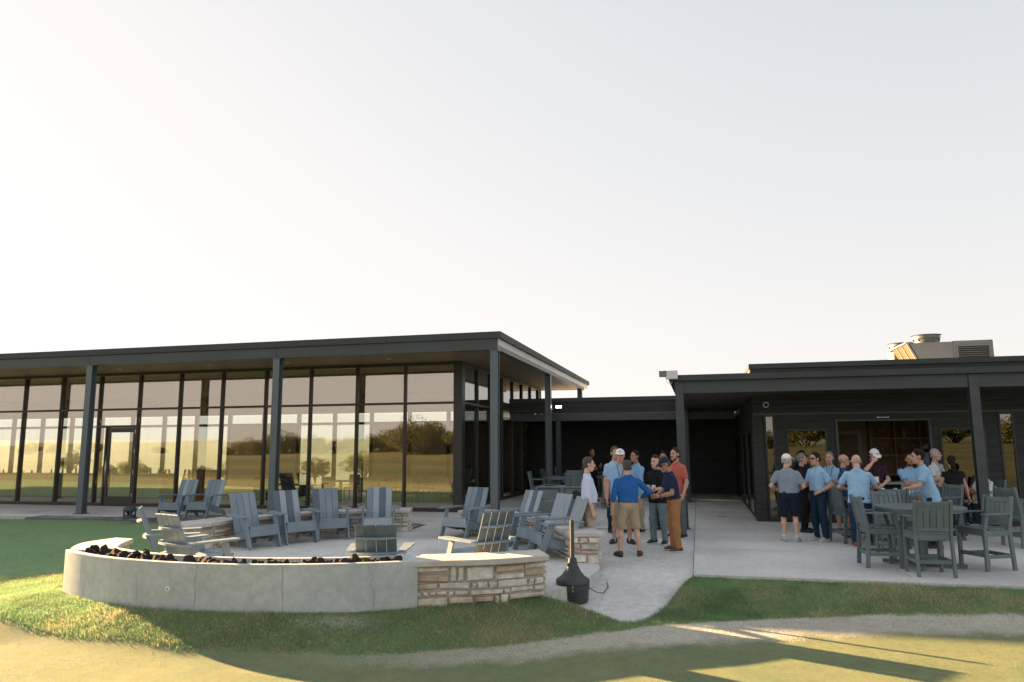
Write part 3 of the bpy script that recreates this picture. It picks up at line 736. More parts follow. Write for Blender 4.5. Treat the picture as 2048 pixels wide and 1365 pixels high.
def ground_material():
    m = bpy.data.materials.new('turf'); m.use_nodes = True; t = m.node_tree; N = t.nodes; Lk = t.links; b = N['Principled BSDF']
    b.inputs['Roughness'].default_value = .95; b.inputs['Specular IOR Level'].default_value = .15
    tc = N.new('ShaderNodeTexCoord')
    at = N.new('ShaderNodeAttribute'); at.attribute_name = 'zone'; sp = N.new('ShaderNodeSeparateColor'); Lk.new(at.outputs['Color'], sp.inputs[0])
    def noise(sc, det=6, rg=.6):
        n = N.new('ShaderNodeTexNoise'); n.inputs['Scale'].default_value = sc; n.inputs['Detail'].default_value = det; n.inputs['Roughness'].default_value = rg
        Lk.new(tc.outputs['Object'], n.inputs['Vector']); return n
    def mix(fac, a, c, blend='MIX'):
        x = N.new('ShaderNodeMix'); x.data_type = 'RGBA'; x.blend_type = blend
        if isinstance(fac, float): x.inputs[0].default_value = fac
        else: Lk.new(fac, x.inputs[0])
        for i, v in ((6, a), (7, c)):
            if isinstance(v, tuple): x.inputs[i].default_value = (*v, 1)
            else: Lk.new(v, x.inputs[i])
        return x.outputs[2]
    def rng_(s, a, c, o0=0., o1=1.):
        r = N.new('ShaderNodeMapRange'); r.inputs[1].default_value = a; r.inputs[2].default_value = c; r.inputs[3].default_value = o0; r.inputs[4].default_value = o1
        Lk.new(s, r.inputs[0]); return r.outputs[0]
    n1 = noise(1.1); n2 = noise(28, 8, .75); n3 = noise(160, 4); n0 = noise(.03, 5)
    mpb = N.new('ShaderNodeMapping'); mpb.inputs['Scale'].default_value = (.012, .16, 1); mpb.inputs['Rotation'].default_value = (0, 0, .5); Lk.new(tc.outputs['Object'], mpb.inputs['Vector'])
    nb = N.new('ShaderNodeTexNoise'); nb.inputs['Scale'].default_value = 1.0; nb.inputs['Detail'].default_value = 5; Lk.new(mpb.outputs[0], nb.inputs['Vector'])
    n4 = noise(70, 3, .7); n5 = noise(6, 7, .7)
    green = mix(rng_(n1.outputs[0], .35, .65), (.150, .190, .104), (.205, .220, .116))
    # slightly greener in the shaded lawn left of the patio: same turf, mown longer
    rough_c = mix(rng_(n2.outputs[0], .3, .7), (.15, .19, .085), (.34, .31, .17))
    tan_c = mix(rng_(n2.outputs[0], .3, .7), (.36, .345, .285), (.58, .55, .48))
    mead_haze_c = mix(rng_(n0.outputs[0], .35, .65), (.115, .17, .165), (.17, .225, .21))  # meadow shifted to grey-blue, distant haze put into the colour
    lawn_far = mix(rng_(nb.outputs[0], .38, .62), (.042, .062, .028), (.085, .094, .042))
    sx = N.new('ShaderNodeSeparateXYZ'); Lk.new(tc.outputs['Object'], sx.inputs[0])
    left = rng_(sx.outputs['Y'], 11.6, 12.6)
    c = mix(left, green, mix(rng_(n2.outputs[0], .3, .7), (.185, .30, .150), (.225, .335, .165)))
    c = mix(sp.outputs[1], c, rough_c)
    c = mix(sp.outputs[0], c, tan_c)
    c = mix(rng_(sx.outputs['Y'], 5.2, 1.5), c, lawn_far)
    c = mix(sp.outputs[2], c, mead_haze_c)
    c = mix(1.0, c, rng_(n3.outputs[0], .25, .75, .78, 1.22), 'MULTIPLY')
    c = mix(1.0, c, rng_(n4.outputs[0], .28, .72, .80, 1.20), 'MULTIPLY')
    c = mix(1.0, c, rng_(n5.outputs[0], .3, .7, .88, 1.12), 'MULTIPLY')
    Lk.new(c, b.inputs['Base Color'])
    bp = N.new('ShaderNodeBump'); bp.inputs['Strength'].default_value = .55; bp.inputs['Distance'].default_value = .015
    ad = N.new('ShaderNodeMath'); Lk.new(n3.outputs[0], ad.inputs[0]); Lk.new(n2.outputs[0], ad.inputs[1]); Lk.new(ad.outputs[0], bp.inputs['Height']); Lk.new(bp.outputs[0], b.inputs['Normal'])
    return m
TURF = ground_material()
gobj = np_mesh('ground', np.stack([GX, GY, GZ], -1).reshape(-1, 3), quads, TURF, smooth=True, kind='structure')
ca = gobj.data.color_attributes.new('zone', 'FLOAT_COLOR', 'POINT'); ca.data.foreach_set('color', zone.astype(np.float32).ravel())

# ------------------------------------------------------------------ paving
PAT = empty('patio', ORG, -TH, kind='structure')
b = MB(); b.box(((24 - 1.8) / 2, 4.0, -.10), (25.6, 9.1, .10)); b.build('bed', MATS['mortar'], PAT)
b = MB(); b.box((14.45, -3.55, -.10), (19.0, 5.75, .10)); b.build('bed', MATS['mortar'], PAT)
b = MB(); b.box((-14.4, 1.0, -.10), (25.1, 3.05, .10)); b.build('bed', MATS['mortar'], PAT)
def slab(s0, s1, t0, t1, th=.07):
    b = MB(); b.box(((s0 + s1) / 2, (t0 + t1) / 2, -th / 2 + random.uniform(-.0015, .0015)), (s1 - s0 - .008, t1 - t0 - .008, th), None, .004)
    return b.build('slab', MATS['conc_patio'], PAT)
for s0, s1 in ((4.9, 8.0), (8.0, 11.1), (11.1, 14.2), (14.2, 17.4), (17.4, 24)):
    for t0, t1 in ((-6.45, -3.5), (-3.5, -.42), (-.42, 1.585)):
        slab(s0, s1, t0, t1)
ts = [-.62, 1.585, 3.7, 5.8, 7.9, 10.0, 12.0]
for i in range(6):
    for s0, s1 in ((-1.8, .4), (.4, 2.6), (2.6, 4.9)): slab(s0, s1, ts[i], ts[i + 1])
for i in range(1, 6): slab(4.9, 6.45, ts[i], ts[i + 1])
for i in range(8): slab(-27 + 3.15 * i, -27 + 3.15 * (i + 1), -.45, 2.575)
b = MB(); b.box((3.0, -.80, -.05), (3.8, .34, .06)); b.build('bed', MATS['mortar'], PAT)
# floor drains
for s_, t_c in ((1.2, .7), (5.6, 2.6), (5.75, 6.5), (.9, 6.2)):
    e = empty('floor_drain', W(s_, t_c, .001), -TH, label='small dark drain grate in the paving', cat='drain', group='patio drain grates')
    b = MB(); b.box((0, 0, .002), (.24, .10, .004)); b.build('frame', MATS['steel_dark'], e)
    for q in range(5):
        b = MB(); b.box((-.09 + q * .045, 0, .006), (.02, .08, .004)); b.build('bar', MATS['steel_dark'], e)

b = MB(); b.prism(SLAB_C, -.22, 0.0); o = b.build('round_terrace', MATS['conc_walk'], kind='structure')
b = MB(); b.prism(CONN, -.18, -.004); o = b.build('terrace_link', MATS['conc_walk'], kind='structure')
# walkway: sloping sheet with thickness
NR, NC = 60, 9
wv = []
for i in range(NR):
    for j in range(NC):
        f = j / (NC - 1); x = WALK_L[i][0] * (1 - f) + WALK_R[i][0] * f; y = WALK_L[i][1] * (1 - f) + WALK_R[i][1] * f
        wv.append((x, y, float(walk_z(x, y)) - .006))
wv = np.array(wv); wi = np.arange(NR * NC).reshape(NR, NC)
wf = np.stack([wi[:-1, :-1], wi[:-1, 1:], wi[1:, 1:], wi[1:, :-1]], -1).reshape(-1, 4)
low = wv.copy(); low[:, 2] -= .14
allv = np.concatenate([wv, low]); n0_ = NR * NC
rim = list(wi[:, 0]) + list(wi[-1, 1:]) + list(wi[::-1, -1])[1:] + list(wi[0, ::-1])[1:]
rf = [(rim[k], rim[(k + 1) % len(rim)], rim[(k + 1) % len(rim)] + n0_, rim[k] + n0_) for k in range(len(rim)) if rim[k] != rim[(k + 1) % len(rim)]]
np_mesh('walkway', allv, np.concatenate([wf, wf[:, ::-1] + n0_, np.array(rf)]), MATS['conc_walk'], smooth=False, kind='structure')

# ------------------------------------------------------------------ gravel strips
def pebbles(name, polys, n, z, label):
    ico_v = np.array([(0, 0, 1), (.9, 0, 0), (0, .9, 0), (-.9, 0, 0), (0, -.9, 0), (0, 0, -1)], float)
    ico_f = np.array([(0, 1, 2), (0, 2, 3), (0, 3, 4), (0, 4, 1), (5, 2, 1), (5, 3, 2), (5, 4, 3), (5, 1, 4)])
    vs_, fs = [], []; c = 0
    per = n // len(polys)
    for p in polys:
        P = np.array(p); lo, hi = P.min(0), P.max(0); k = 0
        xy = rng.uniform(lo, hi, (per * 6, 2)); ok = poly_dist(xy[:, 0], xy[:, 1], p) < -.01; xy = xy[ok][:per]
        for x, y in xy:
            s_ = rng.uniform(.010, .026); a = rng.uniform(0, 6.28); M_ = rot_zz(a) * np.array([s_ * rng.uniform(.8, 1.5), s_, s_ * .7])
            vs_.append(ico_v @ M_.T * 1.0 + (x, y, z + rng.uniform(0, .012))); fs.append(ico_f + c); c += 6
    return np_mesh(name, np.concatenate(vs_), np.concatenate(fs), MATS['gravel'], smooth=False, kind='stuff', label=label, cat='gravel')
def rot_zz(a): c, s_ = math.cos(a), math.sin(a); return np.array([[c, -s_, 0], [s_, c, 0], [0, 0, 1.0]])
GR = [wl2([(-13.6, -1.05), (-6.6, -1.05), (-6.6, -.42), (-13.6, -.42)]), wl2([(1.6, -.99), (4.87, -1.0), (4.87, -.64), (1.6, -.63)]), [(-2.5, 17.5), (-1.96, 19.5), (-3.4, 19.7), (-3.9, 18.6), (-3.3, 17.6)]]
for p, z_ in ((GR[0], -.028), (GR[1], -.03), (GR[2], -.02)):
    b = MB(); b.prism(p, -.14, z_); b.build('gravel_bed', mat('gravel_base', (.14, .135, .13), .95, var=.5, scale=40), kind='structure')
pebbles('gravel', [GR[0]], 3600, -.026, 'grey pebble strip along the glass pavilion columns')
pebbles('gravel', [GR[1]], 1500, -.025, 'grey pebble strip behind the standing men')
pebbles('gravel', [GR[2]], 1800, -.018, 'grey pebble patch beside the terrace gap')

# ------------------------------------------------------------------ stone seat walls
def offset(path, d):
    P = np.array(path); o = []
    for i in range(len(P)):
        t = P[min(i + 1, len(P) - 1)] - P[max(i - 1, 0)]; t = t / np.linalg.norm(t); o.append((P[i][0] + t[1] * d, P[i][1] - t[0] * d))
    return o          # d > 0 : to the right of the walking direction
def stones(parent, path, z0, z1, seed, depth=.05):
    """coursed rubble on the right-hand side of the path"""
    r = random.Random(seed); P = np.array(path); d = np.r_[0, np.cumsum(np.sqrt(((P[1:] - P[:-1]) ** 2).sum(1)))]; Lt = d[-1]
    def at(u):
        u = min(max(u, 0), Lt); x = np.interp(u, d, P[:, 0]); y = np.interp(u, d, P[:, 1]); e = .03
        x2 = np.interp(min(u + e, Lt), d, P[:, 0]) - np.interp(max(u - e, 0), d, P[:, 0]); y2 = np.interp(min(u + e, Lt), d, P[:, 1]) - np.interp(max(u - e, 0), d, P[:, 1])
        n = math.hypot(x2, y2); return x, y, x2 / n, y2 / n
    def stone(u0, u1, a, c):
        g = .013; j = lambda q: r.uniform(-q, q)
        pr = depth + r.uniform(-.012, .016)
        ring = [(u0 + g + j(.010), a + g + j(.012)), (u1 - g + j(.010), a + g + j(.012)), (u1 - g + j(.012), c - g + j(.012)), (u0 + g + j(.012), c - g + j(.012))]
        mid = ((u0 + u1) / 2, (a + c) / 2)
        vv = []
        for lv, (dep, ins) in enumerate(((-.02, 0), (pr * .62, 0), (pr, .017))):
            for (u, z) in ring:
                uu = u + (mid[0] - u) / max(abs(mid[0] - u), .01) * ins; zz = z + (mid[1] - z) / max(abs(mid[1] - z), .01) * ins
                x, y, tx, ty = at(uu); dd = dep + (j(.004) if lv else 0)
                vv.append((x + ty * dd, y - tx * dd, zz))
        ff = []
        for k in (0, 4):
            for q in range(4): ff.append((k + q, k + (q + 1) % 4, k + 4 + (q + 1) % 4, k + 4 + q))
        ff.append((8, 9, 10, 11)); ff.append((3, 2, 1, 0))
        b = MB(); b.add(vv, ff); b.build('stone', r.choices(STONE, (5, 4, 2.5, 1.0, .35, 4))[0], parent)
    z = z0
    while z < z1 - .03:
        hgt = r.choice((.075, .09, .11, .14, .165)) * r.uniform(.9, 1.1)
        if z1 - z - hgt < .06: hgt = z1 - z
        u = -r.uniform(0, .1); u = 0
        while u < Lt - .02:
            ln = r.choice((.10, .16, .22, .28, .38)) * r.uniform(.85, 1.2)
            if Lt - u - ln < .09: ln = Lt - u
            if hgt > .115 and r.random() < .45:
                sp = hgt * r.uniform(.4, .6); stone(u, u + ln, z, z + sp); stone(u, u + ln, z + sp, z + hgt)
            else: stone(u, u + ln, z, z + hgt)
            u += ln
        z += hgt
def seat_wall(inner, outer, label, z0=-.02, z1=.42, seed=1, faces=('in', 'out', 'start', 'end'), z0out=None, cut=1.15):
    """inner / outer: plan polylines running the same way, outer on the right-hand side"""
    z0o = z0 if z0out is None else z0out
    e = empty('stone_seat_wall', (0, 0, 0), 0, label=label, cat='stone wall', group='stone seat walls round the terrace')
    n = len(inner); I = offset(inner, .05); O_ = offset(outer, -.05)
    b = MB(); b.strip(I, O_, min(z0, z0o) - .05, z1 - .002); b.build('mortar_core', MATS['mortar'], e)
    if 'out' in faces: stones(e, O_, z0o, z1, seed)
    if 'in' in faces: stones(e, I[::-1], z0, z1, seed + 1)
    if 'start' in faces: stones(e, [I[0], O_[0]], z0, z1, seed + 2)
    if 'end' in faces: stones(e, [O_[-1], I[-1]], z0, z1, seed + 3)
    # coping slabs
    ci, co = offset(inner, -.045), offset(outer, .045)
    P = np.array(co); L_ = float(np.sqrt(((P[1:] - P[:-1]) ** 2).sum(1)).sum()); k = max(1, round(L_ / cut)); st = max(1, (n - 1) // k)
    i0 = 0
    while i0 < n - 1:
        i1 = min(i0 + st, n - 1)
        if n - 1 - i1 < st * .5: i1 = n - 1
        a, c = [list(p) for p in ci[i0:i1 + 1]], [list(p) for p in co[i0:i1 + 1]]
        def push(arr, idx, other, dd):
            v = np.array(arr[idx]) - np.array(arr[other]); v = v / np.linalg.norm(v) * dd; arr[idx] = list(np.array(arr[idx]) + v)
        for arr in (a, c):
            push(arr, 0, 1, .045 if i0 == 0 else -.003); push(arr, -1, -2, .045 if i1 == n - 1 else -.003)
        b = MB(); b.strip([tuple(p) for p in a], [tuple(p) for p in c], z1, z1 + .075); o = b.build('coping', MATS['cap_stone'], e)
        bv = o.modifiers.new('edge', 'BEVEL'); bv.width = .012; bv.segments = 2; bv.limit_method = 'ANGLE'; bv.angle_limit = R(50)
        i0 = i1
    return e
# back left: from the lawn end round to the gap (inner edge on the left when walking clockwise)
inn = polyline([(-6.08, 13.96), (-5.86, 14.3), (-5.55, 15.15), (-4.95, 15.95), (-4.3, 16.47), (-3.35, 16.88), (-2.40, 17.0)], 34)
out = polyline([(-6.68, 14.25), (-6.35, 14.85), (-5.93, 15.6), (-5.3, 16.4), (-4.5, 16.98), (-3.45, 17.4), (-2.42, 17.52)], 34)
seat_wall(inn[::-1], [(p[0], p[1]) for p in out[::-1]], 'curved stone seat wall with pale coping behind the chairs along the glass front', seed=11)
inn = polyline([(-1.18, 16.68), (-.55, 16.2), (-.02, 15.55), (.42, 14.7), (.74, 13.7), (.96, 12.5)], 30)
out = polyline([(-1.0, 17.2), (-.2, 16.6), (.42, 15.85), (.92, 14.9), (1.26, 13.85), (1.48, 12.45)], 30)
seat_wall(inn[::-1], out[::-1], 'curved stone seat wall ending in a pier beside the walkway', seed=31, cut=1.6)
inn = polyline([(-1.24, 10.04), (-.3, 10.20), (.34, 10.46)], 14)
out = polyline([(-1.24, 9.53), (-.3, 9.66), (.42, 9.97)], 14)
seat_wall(inn, out, 'short stone seat wall with sunlit coping joined to the concrete fire trough', z0=-.01, z0out=-.14, seed=53, faces=('in', 'out', 'end'), cut=3)
inn = polyline([(-5.85, 10.92), (-6.02, 11.4), (-6.12, 11.9)][::-1], 10)
out = polyline([(-6.42, 10.92), (-6.60, 11.5), (-6.42, 12.05)][::-1], 10)
seat_wall(inn, out, 'short stone seat wall stub at the lawn end of the fire trough', z0=-.06, seed=71, faces=('in', 'out', 'start'), cut=3)

# ------------------------------------------------------------------ concrete fire trough
TC, TR = (-2.82, 14.45), 5.2
a0 = math.degrees(math.atan2(10.68 - TC[1], -6.40 - TC[0])); a1 = math.degrees(math.atan2(9.5 - TC[1], -1.21 - TC[0]))
a0 = a0 if a0 < 0 else a0 - 360
FT_ = empty('fire_trough', (0, 0, 0), 0, label='long curved concrete fire trough with dark lava rocks along its top', cat='fire pit')
oa, ob, oc, od = arc(TC, TR, a0, a1, 60), arc(TC, TR - .085, a0, a1, 60), arc(TC, TR - .50, a0, a1, 60), arc(TC, TR - .585, a0, a1, 60)
wl_ = MB(); n = 60
def ringwall(o_, i_, k0, k1, z0, z1): wl_.strip(i_[k0:k1], o_[k0:k1], z0, z1)
# one solid: outer shell, inner shell, ends and floor share no coplanar faces (shells overlap inside the ends)
prof_v = []; prof_f = []
sec = [(TR, -.42), (TR, .492), (TR - .008, .50), (TR - .078, .50), (TR - .085, .493), (TR - .085, .40), (TR - .50, .40), (TR - .50, .493), (TR - .507, .50), (TR - .577, .50), (TR - .585, .492), (TR - .585, -.42)]
for a in np.linspace(a0, a1, 70):
    for (r_, z_) in sec: prof_v.append((TC[0] + r_ * math.cos(R(a)), TC[1] + r_ * math.sin(R(a)), z_))
m_n = len(sec)
for i in range(69):
    for k in range(m_n): prof_f.append((i * m_n + k, i * m_n + (k + 1) % m_n, (i + 1) * m_n + (k + 1) % m_n, (i + 1) * m_n + k))
prof_f.append(tuple(range(m_n))); prof_f.append(tuple(range(69 * m_n, 70 * m_n)))
tb = MB(); tb.add(prof_v, prof_f); to = tb.build('trough_wall', MATS['conc_wall'], FT_); auto_smooth(to, 40)
def trough_end(aa, sgn):
    b = MB(); w = .17 / TR * 57.3 * sgn
    A_ = [(TC[0] + r_ * math.cos(R(aa + .01 * sgn)), TC[1] + r_ * math.sin(R(aa + .01 * sgn))) for r_ in (TR - .08, TR - .505)]
    B_ = [(TC[0] + r_ * math.cos(R(aa + w)), TC[1] + r_ * math.sin(R(aa + w))) for r_ in (TR - .08, TR - .505)]
    b.strip([A_[0], A_[1]] if sgn > 0 else [B_[0], B_[1]], [B_[0], B_[1]] if sgn > 0 else [A_[0], A_[1]], .385, .4985)
    b.build('trough_end', MATS['conc_wall'], FT_)
trough_end(a0, 1); trough_end(a1, -1)
def on_trough(f, z, out=0.0):
    a = R(a0 + (a1 - a0) * f); return (TC[0] + (TR + out) * math.cos(a), TC[1] + (TR + out) * math.sin(a), z)
rc = random.Random(4)
for f, amp, zt, zb_ in ((.505, .004, .49, -.14), (.70, .003, .49, -.16), (.335, .002, .40, -.12), (.25, .003, .30, -.14), (.885, .012, .49, -.05), (.13, .002, .45, -.1)):
    b = MB(); k = 14; pts = []; x = f; drift = .0024 if f > .8 else 0
    for i in range(k + 1):
        z_ = zt + (zb_ - zt) * i / k; x += rc.uniform(-amp, amp) * .55 + drift; pts.append((x, z_))
    wd = .0004 if f not in (.335, .25, .13) else .0002
    for i in range(k):
        (x0, z0_), (x1, z1_) = pts[i], pts[i + 1]
        n_ = len(b.v); b.v += [on_trough(x0 - wd, z0_, .0022), on_trough(x0 + wd, z0_, .0022), on_trough(x1 + wd, z1_, .0022), on_trough(x1 - wd, z1_, .0022)]; b.f.append((n_, n_ + 1, n_ + 2, n_ + 3))
    b.build('crack', MATS['crack'], FT_)
kv = empty('gas_key_valve', on_trough(.428, .175), 0, label='small round white gas key plate on the concrete trough', cat='valve')
fx = on_trough(.428, .175); nrm = Vector((fx[0] - TC[0], fx[1] - TC[1], 0)).normalized()
Mk = Matrix.Translation((0, 0, 0)) @ nrm.to_track_quat('Z', 'Y').to_matrix().to_4x4()
b = MB(); b.lathe([(.034, -.004), (.034, .004), (.028, .008), (.012, .008), (.012, -.004)], 20, M=Mk); auto_smooth(b.build('plate', MATS['white_plastic'], kv))
b = MB(); b.lathe([(.0115, -.004), (.0115, .003)], 12, M=Mk); b.build('key_hole', MATS['black_matte'], kv)
# lava rocks
mat('lava', (.010, .009, .009), .95, col2=(.032, .027, .024), scale=14, bump=1.0, bscale=30)
mat('lava_red', (.022, .016, .014), .95, col2=(.055, .038, .030), scale=12, bump=1.0, bscale=30)
def rock_mesh(seed):
    import bmesh
    r = np.random.default_rng(seed); bm = bmesh.new(); bmesh.ops.create_icosphere(bm, subdivisions=2, radius=1)
    K = [(r.normal(size=3), r.uniform(.55, .95)) for _ in range(11)]; K = [(k_ / np.linalg.norm(k_), c_) for k_, c_ in K]
    st = np.array([r.uniform(.8, 1.3), r.uniform(.8, 1.1), r.uniform(.75, 1.45)])
    for v in bm.verts:
        p = np.array(v.co)
        for k_, c_ in K:
            dd = p @ k_
            if dd > c_: p = p - k_ * (dd - c_)
        p = p * (1 + .10 * math.sin(9 * p[0] + 3 * seed) * math.sin(8 * p[1]) + r.uniform(-.05, .05)); v.co = p * st
    me = bpy.data.meshes.new('lava_rock'); bm.to_mesh(me); bm.free(); me.materials.append(MATS['lava']); return me
RK = [rock_mesh(i) for i in range(9)]
rk = random.Random(9); f = .035; cnt = 0
while f < .965:
    big = rk.random() < .22
    s_ = rk.uniform(.060, .078) if big else rk.uniform(.036, .060)
    a = R(a0 + (a1 - a0) * f); r_ = TR - .085 - rk.uniform(.06, .30)
    o = bpy.data.objects.new('lava_rock', RK[cnt % 9]); link(o); o.location = (TC[0] + r_ * math.cos(a), TC[1] + r_ * math.sin(a), .405 + s_ * rk.uniform(.75, 1.15)); o.scale = (s_, s_, s_ * rk.uniform(.95, 1.5))
    o.rotation_euler = (rk.uniform(-.5, .5), rk.uniform(-.5, .5), rk.uniform(0, 6.28))
    tag(o, 'jagged dark lava rock lying in the concrete fire trough', 'rock', 'lava rocks in the fire trough')
    if rk.random() < .25: o.material_slots[0].link = 'OBJECT'; o.material_slots[0].material = MATS['lava_red']
    cnt += 1; f += s_ * rk.uniform(.08, .17) * (1.0 if f < .45 else 1.1)
bed = []
for _ in range(900):
    a = R(a0 + (a1 - a0) * rk.uniform(.03, .97)); r_ = TR - rk.uniform(.10, .49); bed.append((TC[0] + r_ * math.cos(a), TC[1] + r_ * math.sin(a)))
ov = np.array([(0, 0, 1), (1, 0, 0), (0, 1, 0), (-1, 0, 0), (0, -1, 0), (0, 0, -1)], float); of = np.array([(0, 1, 2), (0, 2, 3), (0, 3, 4), (0, 4, 1), (5, 2, 1), (5, 3, 2), (5, 4, 3), (5, 1, 4)])
np_mesh('lava_gravel', np.concatenate([ov * rng.uniform(.008, .022) + (x, y, .408) for x, y in bed]), np.concatenate([of + 6 * i for i in range(len(bed))]), MATS['lava_red'], smooth=False, kind='stuff', label='fine lava gravel filling the fire trough', cat='gravel')

# ------------------------------------------------------------------ furniture materials
mat('adir_mid', (.185, .245, .295), .5, var=.14, scale=5, bump=.12, bscale=30, spec=.5, stretch=(1, 1, .3), objvar=.10)
mat('adir_shade', (.105, .145, .175), .6, var=.12, scale=4, bump=.06, bscale=50, spec=.3)  # darkened copy of the slat colour, for slats painted as out of the light
mat('adir_sheen', (.29, .345, .395), .34, var=.08, scale=4, bump=.06, bscale=50)  # lightened copy of the slat colour, specular sheen painted in
mat('poly_grey', (.115, .150, .163), .45, var=.16, scale=5, bump=.14, bscale=30, stretch=(1, 1, .3), objvar=.14)
mat('bin_grey', (.130, .155, .160), .5, var=.08, scale=3)
mat('bin_black', (.042, .048, .052), .5, var=.15, scale=6, bump=.1)
mat('text_pale', (.45, .47, .46), .6)
mat('speaker_grey', (.055, .075, .085), .6, var=.15, scale=8)
mat('chair_black', (.014, .013, .013), .6); mat('chair_beige', (.30, .24, .17), .7); mat('leg_dark', (.03, .028, .026), .5)
mat('can_white', (.70, .72, .74), .35, var=.1, scale=30); mat('can_blue', (.25, .42, .55), .35, var=.3, scale=30)
mat('cup_clear', (.62, .62, .58), .15)
mat('brass', (.50, .30, .10), .3, metal=1.0); mat('pole_steel', (.085, .082, .076), .45, metal=.3)

# ------------------------------------------------------------------ adirondack chair (faces -y)
ADI = empty('adirondack_chair', (0, 0, -50), 0, cat='chair')
C_ = .005
sh = []
for i in range(4):
    x_ = -.2025 + i * .135
    b = MB(); zt = .955 - .012 * abs(i - 1.5)
    tl = R(21.5); L_ = .80
    M_ = Matrix.Translation((x_, .115, .185)) @ Matrix.Rotation(-tl, 4, 'X')
    b.box((0, 0, L_ / 2), (.129, .022, L_), M_, C_); o = b.build('back_slat', MATS['adir_mid'], ADI)
sd_ = lambda y: .385 - (y + .40) * .29
for i in range(5):
    y0 = -.405 + i * .108
    b = MB(); M_ = Matrix.Translation((0, y0 + .05, sd_(y0 + .05))) @ Matrix.Rotation(-math.atan(.29), 4, 'X'); b.box((0, 0, 0), (.565, .103, .022), M_, C_); b.build('seat_slat', MATS['adir_mid'], ADI)
b = MB(); b.box((0, -.425, .295), (.585, .024, .165), None, C_); b.build('apron', MATS['adir_mid'], ADI)
for sg in (-1, 1):
    b = MB(); b.beam((sg * .306, -.47, .0), (sg * .318, -.255, .545), .030, .110, up=(0, -1, .4), ch=C_); b.build('leg', MATS['adir_mid'], ADI)
    b = MB(); prof = [(-.41, .21), (-.41, .355), (-.30, .34), (.10, .215), (.24, .205), (.36, .13), (.435, 0.0), (.33, 0.0), (.29, .065), (.20, .095), (.05, .10)]
    n_ = len(prof); xa, xb = sg * .2885 - .0135, sg * .2885 + .0135
    b.add([(xa, y, z) for y, z in prof] + [(xb, y, z) for y, z in prof], [tuple(range(n_)), tuple(range(2 * n_ - 1, n_ - 1, -1))] + [(i, (i + 1) % n_, n_ + (i + 1) % n_, n_ + i) for i in range(n_)])
    b.build('side_rail', MATS['adir_mid'], ADI)
    b = MB(); b.prism([(sg * .285, -.40), (sg * .30, -.435), (sg * .43, -.435), (sg * .445, -.40), (sg * .415, .05), (sg * .385, .285), (sg * .285, .285)], .548, .571); b.build('arm', MATS['adir_mid'], ADI)
def brace(z_, y_, wd, hw, dep, nm):
    b = MB(); pts = [(x, y_ + dep * (1 - (x / hw) ** 2)) for x in np.linspace(-hw, hw, 11)]
    b.strip([(p[0], y_ - .012 if abs(p[0]) < hw else y_) for p in pts], pts, z_ - wd / 2, z_ + wd / 2); return b.build(nm, MATS['adir_mid'], ADI)
brace(.745, .355, .030, .265, .085, 'back_brace'); brace(.535, .272, .028, .400, .075, 'back_brace')
HANG_ADI = ADI
def adir(x, y, rz, label, slat_sheen=None, first=[True]):
    o = HANG_ADI if first[0] else copy_tree(HANG_ADI); first[0] = False
    o.location = (x, y, 0); o.scale = (1.03, 1.07, 1.09 if rz != 183 else .97); o.rotation_euler = (0, 0, R(rz)); tag(o, label, 'chair', 'slatted lounge chairs round the terrace')
    if slat_sheen:
        k = 0
        for ch in sorted([c for c in o.children if c.name.startswith('back_slat')], key=lambda c: c.data.vertices[0].co.x):
            mm = {'d': 'adir_shade', 'l': 'adir_sheen', 'm': 'adir_mid'}[slat_sheen[k]]; k += 1
            ch.material_slots[0].link = 'OBJECT'; ch.material_slots[0].material = MATS[mm]
        if len(slat_sheen) > 4:
            mm = MATS[{'d': 'adir_shade', 'l': 'adir_sheen', 'm': 'adir_mid'}[slat_sheen[4]]]
            for ch in o.children:
                if ch.name.startswith('apron'): ch.material_slots[0].link = 'OBJECT'; ch.material_slots[0].material = mm
    return o
CH_ADIR = [
    (-9.35, 20.75, -12, 'slatted blue-grey lounge chair beside the grey garden speaker on the pebble strip', 'mlmm'),
    (-8.55, 20.70, -12, 'slatted blue-grey lounge chair on the pebble strip, right of its twin', 'mmml'),
    (-5.45, 11.80, 112, 'slatted lounge chair seen edge-on, tilted back beside the coping stub on the lawn side', 'mmmm'),
    (-4.62, 10.78, 146, 'slatted lounge chair with sunlit tan back turned to the fire trough', 'mmmm'),
    (-5.17, 14.72, 50, 'slatted blue-grey lounge chair before the lawn end of the back seat wall', 'mmmm'),
    (-4.58, 15.42, 40, 'slatted blue lounge chair with sheen painted on alternate back slats', 'dldlm'),
    (-3.98, 16.02, 27, 'slatted blue-grey lounge chair left of the round side table', 'dmmmm'),
    (-2.95, 16.30, 9, 'slatted blue-grey lounge chair right of the round side table, facing the camera', 'mldll'),
    (-1.00, 16.15, -32, 'slatted blue-grey lounge chair at the right side of the terrace gap', 'mmdml'),
    (-1.86, 10.36, 183, 'slatted lounge chair seen from behind over the middle of the fire trough', 'dddd'),
    (-.46, 10.85, 218, 'slatted lounge chair seen from behind over the short sunlit seat wall', 'dddd'),
    (.10, 15.00, -52, 'farthest of the three slatted lounge chairs lined up before the stone pier', 'mldl'),
    (.62, 14.0, -62, 'middle one of the three slatted lounge chairs lined up before the stone pier', 'llll'),
    (.84, 13.2, -74, 'nearest of the three slatted lounge chairs, its armrest in front of the stone pier', 'llll'),
]
for a_ in CH_ADIR: adir(*a_)

